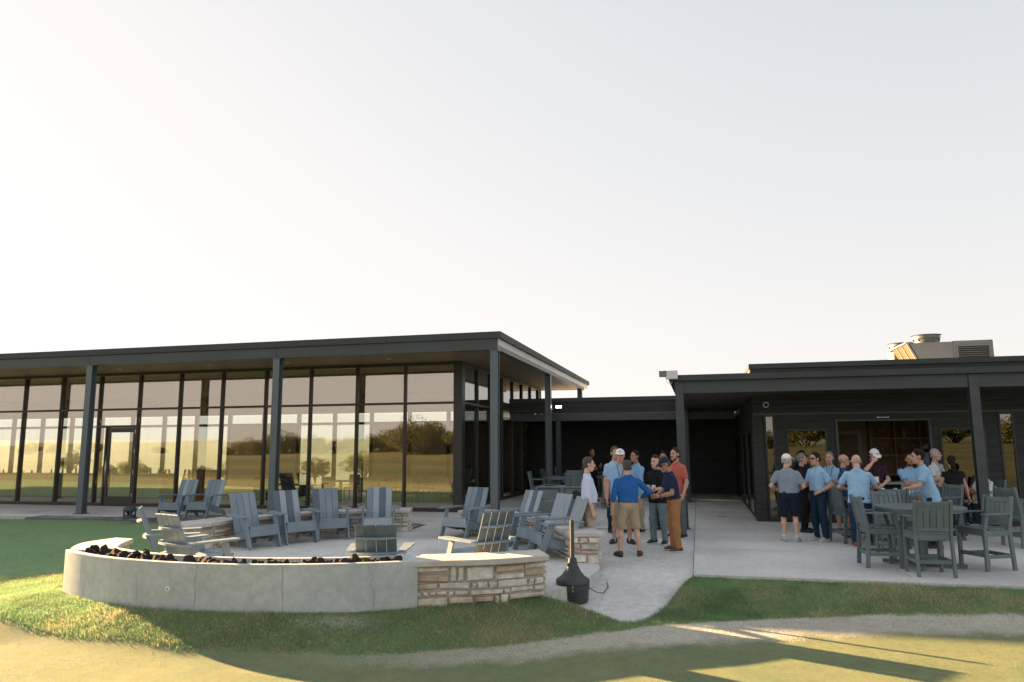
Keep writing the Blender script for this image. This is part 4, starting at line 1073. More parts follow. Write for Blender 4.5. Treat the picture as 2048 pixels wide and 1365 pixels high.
# low round side tables
def side_table(x, y, rz, label):
    e = empty('side_table', (x, y, 0), R(rz), label=label, cat='side table', group='low round side tables')
    for i in range(4):
        y0 = -.24 + i * .12; w0 = math.sqrt(max(.0, .25 ** 2 - (abs(y0 + .06) ** 2))) ; pts = []
        ya, yb = y0 + .003, y0 + .117
        ring = [(math.sqrt(max(.25 ** 2 - t * t, 0)), t) for t in np.linspace(ya, yb, 6)]
        b = MB(); b.prism([(x_, t) for x_, t in ring] + [(-x_, t) for x_, t in ring[::-1]], .375, .397); b.build('top_slat', MATS['adir_mid'], e)
    for sx in (-1, 1):
        for sy in (-1, 1):
            b = MB(); b.box((sx * .14, sy * .14, .187), (.075, .03, .374), None, .004); b.build('leg', MATS['adir_mid'], e)
    b = MB(); b.box((0, 0, .355), (.24, .04, .036)); b.build('cross_rail', MATS['adir_mid'], e)
side_table(-3.45, 16.25, 8, 'low round slatted side table between two lounge chairs by the seat wall')
side_table(-.30, 13.35, 20, 'low round slatted side table half hidden behind a turned lounge chair')

# ------------------------------------------------------------------ counter-height armchair (faces -y) and table
BCH = empty('counter_chair', (0, 0, -60), 0, cat='chair')
pg = MATS['poly_grey']
for sg in (-1, 1):
    b = MB(); b.beam((sg * .245, -.235, 0), (sg * .245, -.225, .62), .042, .062, up=(0, -1, 0), ch=.006); b.beam((sg * .245, -.226, .60), (sg * .245, -.17, .835), .042, .058, up=(0, -1, 0), ch=.006); b.build('leg', pg, BCH)
    b = MB(); b.beam((sg * .245, .265, 0), (sg * .245, .225, .62), .042, .062, up=(0, -1, 0), ch=.006); b.beam((sg * .245, .226, .60), (sg * .245, .325, 1.105), .042, .058, up=(0, -1, 0), ch=.006); b.build('leg', pg, BCH)
    b = MB(); b.prism([(sg * .215, -.25), (sg * .30, -.25), (sg * .285, .15), (sg * .27, .255), (sg * .215, .255)], .838, .862); b.build('arm', pg, BCH)
    b = MB(); b.beam((sg * .245, -.20, .565), (sg * .245, .20, .565), .030, .085, ch=.004); b.build('seat_rail', pg, BCH)
    b = MB(); b.beam((sg * .245, -.205, .215), (sg * .245, .215, .215), .028, .055, ch=.004); b.build('foot_rail', pg, BCH)
b = MB(); b.box((0, -.225, .565), (.445, .028, .085), None, .004); b.build('seat_rail', pg, BCH)
b = MB(); b.box((0, .222, .565), (.445, .028, .085), None, .004); b.build('seat_rail', pg, BCH)
b = MB(); b.box((0, -.232, .235), (.445, .03, .06), None, .004); b.build('foot_rail', pg, BCH)
b = MB(); b.box((0, .245, .215), (.445, .03, .055), None, .004); b.build('foot_rail', pg, BCH)
for i in range(5):
    b = MB(); b.box((0, -.205 + i * .100, .620), (.53 if 0 < i < 4 else .445, .092, .022), None, .004); b.build('seat_slat', pg, BCH)
Mb = Matrix.Translation((0, .245, .66)) @ Matrix.Rotation(-R(11.2), 4, 'X')
b = MB(); b.box((0, 0, .395), (.445, .026, .075), Mb, .004); b.build('top_rail', pg, BCH)
b = MB(); b.box((0, 0, .022), (.445, .026, .05), Mb, .004); b.build('lower_rail', pg, BCH)
for i in range(5):
    b = MB(); b.box((-.1795 + i * .08975, 0, .2025), (.0785, .020, .311), Mb, .003); b.build('back_slat', pg, BCH)
def bchair(x, y, rz, label, first=[True]):
    o = BCH if first[0] else copy_tree(BCH); first[0] = False
    o.location = (x, y, 0); o.rotation_euler = (0, 0, R(rz)); tag(o, label, 'chair', 'counter-height slatted armchairs'); return o
BTB = empty('counter_table', (0, 0, -70), 0, cat='table')
for i in range(8):
    ya, yb = -.66 + i * .165 + .002, -.66 + (i + 1) * .165 - .002
    ring = [(math.sqrt(max(.66 ** 2 - t * t, 1e-5)), t) for t in np.linspace(ya, yb, 7)]
    b = MB(); b.prism([(x_, t) for x_, t in ring] + [(-x_, t) for x_, t in ring[::-1]], .905, .930); b.build('top_slat', MATS['poly_grey'], BTB)
b = MB()
for k in range(24):
    a, c = k * math.pi / 12, (k + 1) * math.pi / 12
    b.prism([(.60 * math.cos(a), .60 * math.sin(a)), (.645 * math.cos(a), .645 * math.sin(a)), (.645 * math.cos(c), .645 * math.sin(c)), (.60 * math.cos(c), .60 * math.sin(c))], .868, .904)
b.build('rim', pg, BTB)
for sx in (-1, 1):
    for sy in (-1, 1):
        b = MB(); b.box((sx * .17, sy * .17, .48), (.085, .055, .77), None, .006); b.build('pedestal_post', pg, BTB)
    b = MB(); b.beam((sx * .42, -.42 * 1, .045), (-sx * .0, 0.0, .045), .085, .05, ch=.006); b.beam((-sx * .42, .42, .0452), (0, 0, .0452), .085, .05, ch=.006); b.build('foot', pg, BTB)
    b = MB(); b.beam((sx * .56, -.02, .885), (-sx * .0, -.02 * sx, .885), .06, .034); b.build('bearer', pg, BTB)
for z_ in (.13, .42): 
    b = MB(); b.box((0, 0, z_), (.40, .40, .03), None, .004); b.build('shelf', pg, BTB)
def btable(x, y, rz, label, first=[True]):
    o = BTB if first[0] else copy_tree(BTB); first[0] = False
    o.location = (x, y, 0); o.rotation_euler = (0, 0, R(rz)); tag(o, label, 'table', 'counter-height round tables'); return o
btable(6.55, 11.95, 10, 'empty round slatted counter table nearest the lawn')
btable(7.75, 15.05, 15, 'round counter table with drink cans amid the standing group')
btable(1.62, 23.35, 5, 'round counter table on the inner patio beyond the waste cabinet')
btable(3.35, 23.75, 5, 'round counter table on the inner patio hidden behind the men')
btable(2.75, 27.7, 5, 'farthest round counter table before the dark link wall')
bchair(6.22, 11.20, 178 - 8, 'counter armchair with its slatted back to the lawn, nearest the camera')
bchair(5.88, 11.98, 80, 'counter armchair at the left side of the empty round table')
bchair(7.38, 11.68, -78, 'counter armchair at the right side of the empty round table')
bchair(6.70, 12.95, 5, 'counter armchair behind the empty round table, one man leaning on its back')
bchair(6.68, 14.80, 100, 'counter armchair the man with tattooed arm rests his hand on')
bchair(7.15, 14.12, 172, 'counter armchair drawn up to the table with the cans')
bchair(9.65, 14.05, 95, 'counter armchair at the right picture edge beyond the canopy post')
bchair(8.75, 15.15, -80, 'counter armchair at the far side of the table with the cans')
bchair(.85, 23.65, 80, 'counter armchair on the inner patio beside the pavilion glass')
bchair(1.85, 22.55, 176, 'counter armchair on the inner patio with its back to the waste cabinet')
bchair(2.05, 24.35, 0, 'counter armchair facing the camera behind the first inner patio table')
bchair(3.05, 22.85, 172, 'counter armchair on the inner patio behind the man in the lavender shirt')
bchair(1.95, 27.9, 82, 'counter armchair at the left of the farthest table')
bchair(3.0, 28.65, 0, 'counter armchair at the back of the farthest table')
bchair(3.5, 27.5, -82, 'counter armchair at the right of the farthest table')
bchair(1.35, 26.3, 100, 'counter armchair standing alone near the pavilion side door')

# ------------------------------------------------------------------ waste cabinet
BN = empty('waste_cabinet', (1.22, 18.15, 0), -TH, label='grey double waste cabinet with a round opening on the inner patio', cat='waste bin')
for k, x_ in enumerate((-.335, .335)):
    part('cabinet_body', 'bin_grey', [bx(x_ - .325, x_ + .325, .02, .62, .04, .885)], BN, ch=.008)
    part('corner_post', 'bin_grey', [bx(x_ - .334, x_ - .29, -.02, .03, 0, .93), ], BN, ch=.005)
    part('corner_post', 'bin_grey', [bx(x_ + .29, x_ + .334, -.02, .03, 0, .93), ], BN, ch=.005)
    part('lid', 'bin_grey', [bx(x_ - .333, x_ + .333, -.015, .65, .888, .925)], BN, ch=.006)
    part('door_panel', 'bin_grey', [bx(x_ - .28, x_ + .28, .0, .018, .08, .56)], BN, ch=.004)
    for q in range(4): part('door_groove', 'black_matte', [bx(x_ - .17 + q * .115, x_ - .165 + q * .115, -.0015, .001, .10, .54)], BN)
part('flap_panel', 'bin_grey', [bx(-.335 - .25, -.335 + .25, -.004, .018, .62, .85)], BN, ch=.004)
part('flap_gap', 'black_matte', [bx(-.335 - .262, -.335 + .262, .012, .0195, .608, .862)], BN)
b = MB(); b.lathe([(.105, 0), (.105, .016)], 28, M=Matrix.Translation((.335, .005, .73)) @ Matrix.Rotation(R(90), 4, 'X')); b.build('round_opening', MATS['black_matte'], BN)
def text(body, size, loc, rot, m, parent, name='lettering', align='CENTER', ext=.0015):
    cu = bpy.data.curves.new(name, 'FONT'); cu.body = body; cu.size = size; cu.extrude = ext; cu.align_x = align; cu.align_y = 'CENTER'
    o = bpy.data.objects.new(name, cu); COL.objects.link(o)
    dg = bpy.context.evaluated_depsgraph_get(); me = bpy.data.meshes.new_from_object(o.evaluated_get(dg)); bpy.data.objects.remove(o)
    me.materials.append(MATS[m]); o = bpy.data.objects.new(name, me); link(o, parent); o.location = loc; o.rotation_euler = rot; return o
text('WASTE', .085, (-.335, -.007, .585), (R(90), 0, 0), 'text_pale', BN)
for x_, y_ in ((-.42, .25), (-.30, .33), (.12, .28), (.30, .34)):
    e = empty('ashtray', W(*Wl(1.22, 18.15)) + AX * x_ + BX * y_ + Vector((0, 0, .926)), 0, label='small pale tray on top of the waste cabinet', cat='tray', group='trays on the waste cabinet')
    b = MB(); b.lathe([(.07, 0), (.09, .03), (.082, .03), (.065, .008)], 16); auto_smooth(b.build('tray_bowl', MATS['bin_grey'], e))

# ------------------------------------------------------------------ cigarette receptacle
AS = empty('ash_receptacle', (.84, 10.62, float(walk_z(.84, 10.62)) - .004), 0, label='black bell-shaped cigarette receptacle with tall metal neck beside the walkway', cat='ash bin')
b = MB(); b.lathe([(.186, 0), (.196, .02), (.206, .17), (.214, .175), (.214, .235), (.20, .24)], 32); auto_smooth(b.build('bucket', MATS['bin_black'], AS))
b = MB(); b.lathe([(.216, .242), (.218, .275), (.205, .30), (.155, .335), (.105, .40), (.072, .47), (.055, .54), (.050, .58), (.040, .585)], 32); auto_smooth(b.build('bell_cover', MATS['bin_black'], AS))
b = MB(); b.lathe([(.027, .583), (.027, 1.09), (.022, 1.095)], 20); nk = b.build('neck_tube', MATS['pole_steel'], AS); auto_smooth(nk)
b = MB(); b.box((0.0, -.026, 1.035), (.016, .01, .03)); b.build('slot', MATS['black_matte'], nk)
for z_ in (.175, .225): 
    b = MB(); b.box((-.02, -.214, z_), (.022, .012, .026)); b.build('latch', MATS['steel_bright'], AS)
AS.scale = (1.1, 1.1, 1.02)
b = MB(); b.tube([(.12, -.16, .25), (.30, -.02, .12), (.42, .3, .04), (.53, .62, .06), (.55, .95, .075)], .006, 6); b.build('tether', MATS['bin_black'], AS)

# ------------------------------------------------------------------ garden speakers
for (x, y, lb) in ((-10.62, 20.55, 'grey domed garden speaker on the pebble strip near the glass door'), (-7.70, 21.0, 'grey domed garden speaker half hidden behind the seat wall chairs')):
    e = empty('garden_speaker', (x, y, -.04), 0, label=lb, cat='speaker', group='domed garden speakers')
    b = MB(); b.lathe([(.17, 0), (.17, .12), (.15, .125)], 24); auto_smooth(b.build('base_drum', MATS['speaker_grey'], e))
    for q in range(4):
        a = q * math.pi / 2 + .6; b = MB(); b.box((.14 * math.cos(a), .14 * math.sin(a), .175), (.035, .035, .13)); b.build('pillar', MATS['speaker_grey'], e)
    b = MB(); b.lathe([(.165, .235), (.175, .26), (.165, .31), (.12, .35), (.05, .37), (.005, .372)], 24); auto_smooth(b.build('dome', MATS['speaker_grey'], e))
    b = MB(); b.lathe([(.05, .12), (.09, .2), (.12, .236)], 16); b.build('deflector', MATS['black_matte'], e)

# ------------------------------------------------------------------ seen through the glass: long counter, armchairs, tables
BC = empty('long_counter', W(-19.0, 6.3, .015), -TH, label='long pale counter inside the glass pavilion, seen through the panes', cat='counter')
part('counter_slab', 'counter_top', [bx(-6.5, 4.2, -.35, .35, .86, .90)], BC); part('counter_base', 'interior_wall', [bx(-6.4, 4.1, -.25, .25, 0, .858)], BC)
part('counter_end', 'wood_brown', [bx(4.101, 4.18, -.33, .33, 0, .857)], BC)
for i in range(26):
    x_ = -5.8 + .38 * i + random.uniform(-.1, .1)
    e = empty('bar_bottle', W(-19.0 + x_, 6.3 + random.uniform(-.15, .15), .917), 0, label='bottle or glass standing on the long counter inside the pavilion', cat='bottle', group='bottles on the pavilion counter')
    hb_ = random.uniform(.12, .32); b = MB(); b.lathe([(.03, 0), (.035, .01), (.035, hb_ * .6), (.015, hb_ * .8), (.014, hb_)], 8); b.build('bottle_body', MATS['cup_clear' if i % 3 else 'black_matte'], e, smooth=True)
    b = MB(); b.lathe([(.016, hb_), (.016, hb_ + .015)], 8); b.build('bottle_cap', MATS['black_matte'], e)
def armchair(s_, t_c, rz, label):
    e = empty('armchair', W(s_, t_c, .016), -TH + R(rz), label=label, cat='armchair', group='black armchairs inside the pavilion')
    part('seat', 'chair_black', [bx(-.30, .30, -.30, .28, .36, .48)], e, ch=.03)
    b = MB(); b.box((0, .32, .66), (.66, .10, .62), Matrix.Rotation(R(-6), 4, 'X'), .03); b.build('backrest', MATS['chair_black'], e)
    for sg in (-1, 1):
        part('armrest', 'chair_black', [bx(sg * .34 - .04, sg * .34 + .04, -.30, .27, .30, .66)], e, ch=.02)
        for y_ in (-.25, .25): part('leg', 'leg_dark', [bx(sg * .28 - .02, sg * .28 + .02, y_ - .02, y_ + .02, 0, .30)], e)
for i, (s_, t_c, rz) in enumerate(((-8.85, 3.75, 170), (-7.95, 3.8, 175), (-9.6, 5.2, 20))):
    armchair(s_, t_c, rz, ('black armchair inside the pavilion left of the middle column', 'black armchair inside the pavilion right behind the middle column', 'black armchair deeper inside the pavilion facing out')[i])
def dining(s_, t_c, rz, label):
    e = empty('dining_chair', W(s_, t_c, .016), -TH + R(rz), label=label, cat='chair', group='beige dining chairs inside the pavilion')
    part('seat', 'chair_beige', [bx(-.22, .22, -.22, .22, .44, .50)], e, ch=.015)
    part('backrest', 'chair_beige', [bx(-.21, .21, .20, .24, .52, .92)], e, ch=.012)
    for sx in (-1, 1):
        for sy in (-1, 1): part('leg', 'leg_dark', [bx(sx * .19 - .015, sx * .19 + .015, sy * .19 - .015, sy * .19 + .015, 0, .438)], e)
k = 0
for s_ in (-6.9, -5.5, -4.1, -2.9):
    e = empty('dining_table', W(s_, 5.0, .016), -TH, label='dark dining table inside the pavilion, %s from the corner post' % ('fourth', 'third', 'second', 'first')[k], cat='table', group='dining tables inside the pavilion'); k += 1
    part('table_top', 'leg_dark', [bx(-.38, .38, -.38, .38, .72, .75)], e); part('table_post', 'leg_dark', [bx(-.04, .04, -.04, .04, 0, .718)], e); part('table_foot', 'leg_dark', [bx(-.25, .25, -.25, .25, .0, .02)], e)
    for t_c, rz in ((4.25, 180), (5.8, 0)): dining(s_ + .02, t_c, rz, 'beige dining chair %s the %s dining table from the corner post' % ('on the window side of' if rz else 'behind', ('fourth', 'third', 'second', 'first')[k - 1]))
for i, s_ in enumerate((-13.0, -12.2)):
    e = empty('folding_easel', W(s_, 3.9, .016), -TH, label='%s wooden A-frame easel inside the pavilion beside the door' % ('left', 'right')[i], cat='easel', group='easels inside the pavilion')
    for sg in (-1, 1):
        b = MB(); b.beam((sg * .32, 0, 0), (sg * .06, .0, 1.15), .04, .05); b.build('leg', MATS['wood_brown'], e)
    b = MB(); b.beam((-.24, .002, .42), (.24, .002, .42), .035, .05); b.build('cross_bar', MATS['wood_brown'], e)
    b = MB(); b.beam((-.14, .002, .84), (.14, .002, .84), .035, .05); b.build('cross_bar', MATS['wood_brown'], e)
e = empty('host_stand', W(-12.4, 5.2, .016), -TH, label='brown wooden host stand inside the pavilion beside the easels', cat='lectern')
part('stand_body', 'wood_brown', [bx(-.35, .35, -.25, .25, 0, 1.05)], e, ch=.01); part('stand_top', 'wood_bar', [bx(-.4, .4, -.3, .3, 1.053, 1.09)], e, ch=.005)
# ceiling downlights in the soffit
for q_, s_ in enumerate((-16.5, -13.0, -9.6, -6.9, -3.6)):
    e = empty('downlight', W(s_, 1.4, 4.452), -TH, label='small recessed downlight in the timber soffit, %s from the left' % ('first', 'second', 'third', 'fourth', 'fifth')[q_], cat='downlight', group='soffit downlights')
    b = MB(); b.lathe([(.06, -.006), (.06, .0), (.04, .0)], 16); b.build('trim_ring', MATS['white_plastic'], e)
    b = MB(); b.lathe([(.039, -.002), (.039, .0)], 12); b.build('lens', MATS['black_matte'], e)

# ------------------------------------------------------------------ people: signed-distance bodies, polygonised by surface nets
def v3(*a): return np.array(a, dtype=np.float64)
def unit(a): return a / (np.linalg.norm(a) + 1e-9)

class SDF:
    """smooth union of primitives; each (fn, bbox lo, bbox hi)"""
    def __init__(s, k=0.03): s.p = []; s.cut = []; s.k = k; s.sub = []
    def cap(s, a, b, ra, rb=None, flat=None, k=None):
        rb = ra if rb is None else rb; a = np.asarray(a, float); b = np.asarray(b, float)
        fl = np.asarray(flat, float) if flat is not None else None
        def fn(P):
            if fl is None: q = P - a; d = b - a
            else: q = (P - a) / fl; d = (b - a) / fl
            h = np.clip((q @ d) / (d @ d + 1e-12), 0, 1)
            r = ra + (rb - ra) * h
            dist = np.sqrt(((q - h[:, None] * d) ** 2).sum(1)) - r
            return dist if fl is None else dist * fl.min()
        m = max(ra, rb) * (1 if fl is None else 1) * (np.ones(3) if fl is None else fl)
        s.p.append((fn, np.minimum(a, b) - m, np.maximum(a, b) + m, k or s.k)); return s
    def ell(s, c, r, Rm=None, k=None):
        c = np.asarray(c, float); r = np.asarray(r, float)
        def fn(P):
            q = P - c
            if Rm is not None: q = q @ Rm
            k0 = np.sqrt(((q / r) ** 2).sum(1)) + 1e-9; k1 = np.sqrt(((q / (r * r)) ** 2).sum(1)) + 1e-9
            return k0 * (k0 - 1) / k1
        m = r.max() if Rm is not None else r
        s.p.append((fn, c - m, c + m, k or s.k)); return s
    def clipcap(s, a, b, ra, rb, lo=True, hi=True, flat=None):
        """tapered capsule cut flat at its ends"""
        a = np.asarray(a, float); b = np.asarray(b, float); d = unit(b - a); L_ = np.linalg.norm(b - a)
        def fn(P):
            q = P - a; h = q @ d; hh = np.clip(h / L_, 0, 1); r = ra + (rb - ra) * hh
            dist = np.sqrt(((q - (hh * L_)[:, None] * d) ** 2).sum(1)) - r
            if hi: dist = np.maximum(dist, h - L_)
            if lo: dist = np.maximum(dist, -h)
            return dist
        m = max(ra, rb)
        s.p.append((fn, np.minimum(a, b) - m, np.maximum(a, b) + m, s.k)); return s
    def minus_ell(s, c, r, k=0.01):
        c = np.asarray(c, float); r = np.asarray(r, float)
        def fn(P):
            q = P - c; k0 = np.sqrt(((q / r) ** 2).sum(1)) + 1e-9; k1 = np.sqrt(((q / (r * r)) ** 2).sum(1)) + 1e-9
            return k0 * (k0 - 1) / k1
        s.sub.append((fn, k)); return s
    def plane(s, p, n):
        """keep the side the normal points away from"""
        p = np.asarray(p, float); n = unit(np.asarray(n, float)); s.cut.append(lambda P: (P - p) @ n); return s
    def mesh(s, h, disp=None, pad=0.02, inflate=0.0):
        lo = np.min([p[1] for p in s.p], 0) - pad - inflate; hi = np.max([p[2] for p in s.p], 0) + pad + inflate
        n = np.ceil((hi - lo) / h).astype(int) + 2
        ax = [lo[i] + h * np.arange(n[i]) for i in range(3)]
        V = np.full(n, 0.12)
        for fn, a, b, k in s.p:
            i0 = np.clip(np.floor((a - 3 * k - lo) / h).astype(int) - 1, 0, n - 1); i1 = np.clip(np.ceil((b + 3 * k - lo) / h).astype(int) + 2, 1, n)
            sl = tuple(slice(i0[i], i1[i]) for i in range(3))
            G = np.stack(np.meshgrid(*[ax[i][sl[i]] for i in range(3)], indexing='ij'), -1).reshape(-1, 3)
            d = fn(G).reshape([i1[i] - i0[i] for i in range(3)])
            o = V[sl]; hh = np.maximum(k - np.abs(o - d), 0) / k
            V[sl] = np.minimum(o, d) - hh * hh * k * 0.25
        G = None
        if s.cut or disp is not None or s.sub:
            G = np.stack(np.meshgrid(*ax, indexing='ij'), -1).reshape(-1, 3)
        if disp is not None: V = V + disp(G).reshape(n)
        if inflate: V = V - inflate
        for fn, k in s.sub:
            d = -fn(G).reshape(n); hh = np.maximum(k - np.abs(V - d), 0) / k
            V = np.maximum(V, d) + hh * hh * k * 0.25
        for c in s.cut: V = np.maximum(V, c(G).reshape(n))
        V[0] = V[-1] = 0.1; V[:, 0] = V[:, -1] = 0.1; V[:, :, 0] = V[:, :, -1] = 0.1
        return surface_nets(V, lo, h)

def surface_nets(V, lo, h):
    ins = V < 0; n = np.array(V.shape)
    acc = np.zeros((*(n - 1), 3)); cnt = np.zeros(n - 1)
    corners = [(a, b, c) for a in (0, 1) for b in (0, 1) for c in (0, 1)]
    def sub(A_, o): return A_[o[0]:n[0] - 1 + o[0], o[1]:n[1] - 1 + o[1], o[2]:n[2] - 1 + o[2]]
    for c in corners:
        for ax in range(3):
            if c[ax] == 1: continue
            e = list(c); e[ax] = 1
            va, vb = sub(V, c), sub(V, e); cr = (va < 0) != (vb < 0)
            t = np.where(cr, va / np.where(cr, va - vb, 1), 0)
            for k in range(3):
                acc[..., k] += np.where(cr, c[k] + (t if k == ax else 0), 0)
            cnt += cr
    act = cnt > 0; idx = np.full(n - 1, -1); idx[act] = np.arange(act.sum())
    P = np.argwhere(act) + acc[act] / cnt[act][:, None]
    verts = lo + h * P
    F_ = []
    for ax in range(3):
        b, c = (ax + 1) % 3, (ax + 2) % 3
        sa = [slice(None)] * 3; sb = [slice(None)] * 3; sa[ax] = slice(0, -1); sb[ax] = slice(1, None)
        i0, i1 = ins[tuple(sa)], ins[tuple(sb)]
        ch = i0 != i1; w = np.argwhere(ch)
        w = w[(w[:, b] > 0) & (w[:, c] > 0) & (w[:, b] < n[b] - 1) & (w[:, c] < n[c] - 1)]
        fl = i0[tuple(w.T)]
        def g(db, dc):
            q = w.copy(); q[:, b] += db; q[:, c] += dc; return idx[tuple(q.T)]
        q = np.stack([g(-1, -1), g(0, -1), g(0, 0), g(-1, 0)], 1)
        q[~fl] = q[~fl][:, ::-1]
        F_.append(q)
    F_ = np.concatenate(F_); F_ = F_[(F_ >= 0).all(1)]
    return verts, F_

def merge(parts):
    vs_, fs, n = [], [], 0
    for v, f in parts: vs_.append(v); fs.append(f + n); n += len(v)
    return np.concatenate(vs_), np.concatenate(fs)

def cloth_noise(seed, amp=0.005):
    r = np.random.default_rng(seed); K = []
    for i in range(9):
        w = r.normal(size=3) * (18 if i < 5 else 34); w[2] *= 0.55
        K.append((w, r.uniform(0, 6.28), 1.0 if i < 5 else 0.5))
    def fn(P):
        o = np.zeros(len(P))
        for w, ph, a in K: o += a * np.sin(P @ w + ph)
        return o * amp / 3.0
    return fn

def rot_z(a): c, s_ = math.cos(a), math.sin(a); return np.array([[c, -s_, 0], [s_, c, 0], [0, 0, 1.0]])
def rot_x(a): c, s_ = math.cos(a), math.sin(a); return np.array([[1.0, 0, 0], [0, c, -s_], [0, s_, c]])
def rot_y(a): c, s_ = math.cos(a), math.sin(a); return np.array([[c, 0, s_], [0, 1.0, 0], [-s_, 0, c]])

def ik(S, T, l1, l2, pole):
    d = T - S; L_ = np.linalg.norm(d); L2 = min(L_, (l1 + l2) * 0.998); u = unit(d); T = S + u * L2
    a = (l1 * l1 - l2 * l2 + L2 * L2) / (2 * L2); hgt = math.sqrt(max(l1 * l1 - a * a, 0))
    p = np.asarray(pole, float); p = unit(p - (p @ u) * u)
    return S + u * a + p * hgt, T

def hand_sdf(wr, d, nrm, side, k, curl, spread=0.0):
    """wr wrist, d direction of the forearm, nrm where the palm faces, side = towards the thumb"""
    H_ = SDF(0.010 * k)
    kk = k
    H_.cap(wr - d * .035 * kk, wr + d * .02 * kk, .026 * kk, .025 * kk)
    for w_, ra, rb in ((.026, .015, .0135), (.009, .016, .014), (-.009, .016, .014), (-.025, .015, .013)):
        H_.cap(wr + d * .01 * kk + side * w_ * .7 * kk, wr + d * .085 * kk + side * w_ * kk, ra * kk, rb * kk)
    H_.k = 0.004 * kk
    ln = (.040, .045, .042, .033); wd = (.028, .0095, -.0095, -.027)
    for i in range(4):
        p = wr + d * (.088 - .004 * abs(i - 1.2)) * kk + side * wd[i] * kk
        a = 0.12; r = (.0092, .0095, .0092, .0082)[i] * kk
        for sgm in range(3):
            a += curl * (0.55, 1.0, 0.75)[sgm]
            dd = d * math.cos(a) + nrm * math.sin(a) + side * spread * (1.2 - i) * 0.12
            q = p + unit(dd) * ln[i] * (1.0, .62, .5)[sgm] * kk
            H_.cap(p, q, r, r * .92); p = q; r *= .92
    p = wr + d * .022 * kk + side * .024 * kk
    for sgm in range(3):
        dd = unit(d * (0.75, .85, .8)[sgm] + side * (.75, .35, .05)[sgm] + nrm * ((.25, .45, .75)[sgm] * (0.4 + curl)))
        q = p + dd * (.045, .032, .026)[sgm] * kk
        H_.cap(p, q, (.0155, .0115, .0105)[sgm] * kk, (.0115, .0105, .009)[sgm] * kk); p = q
    return H_

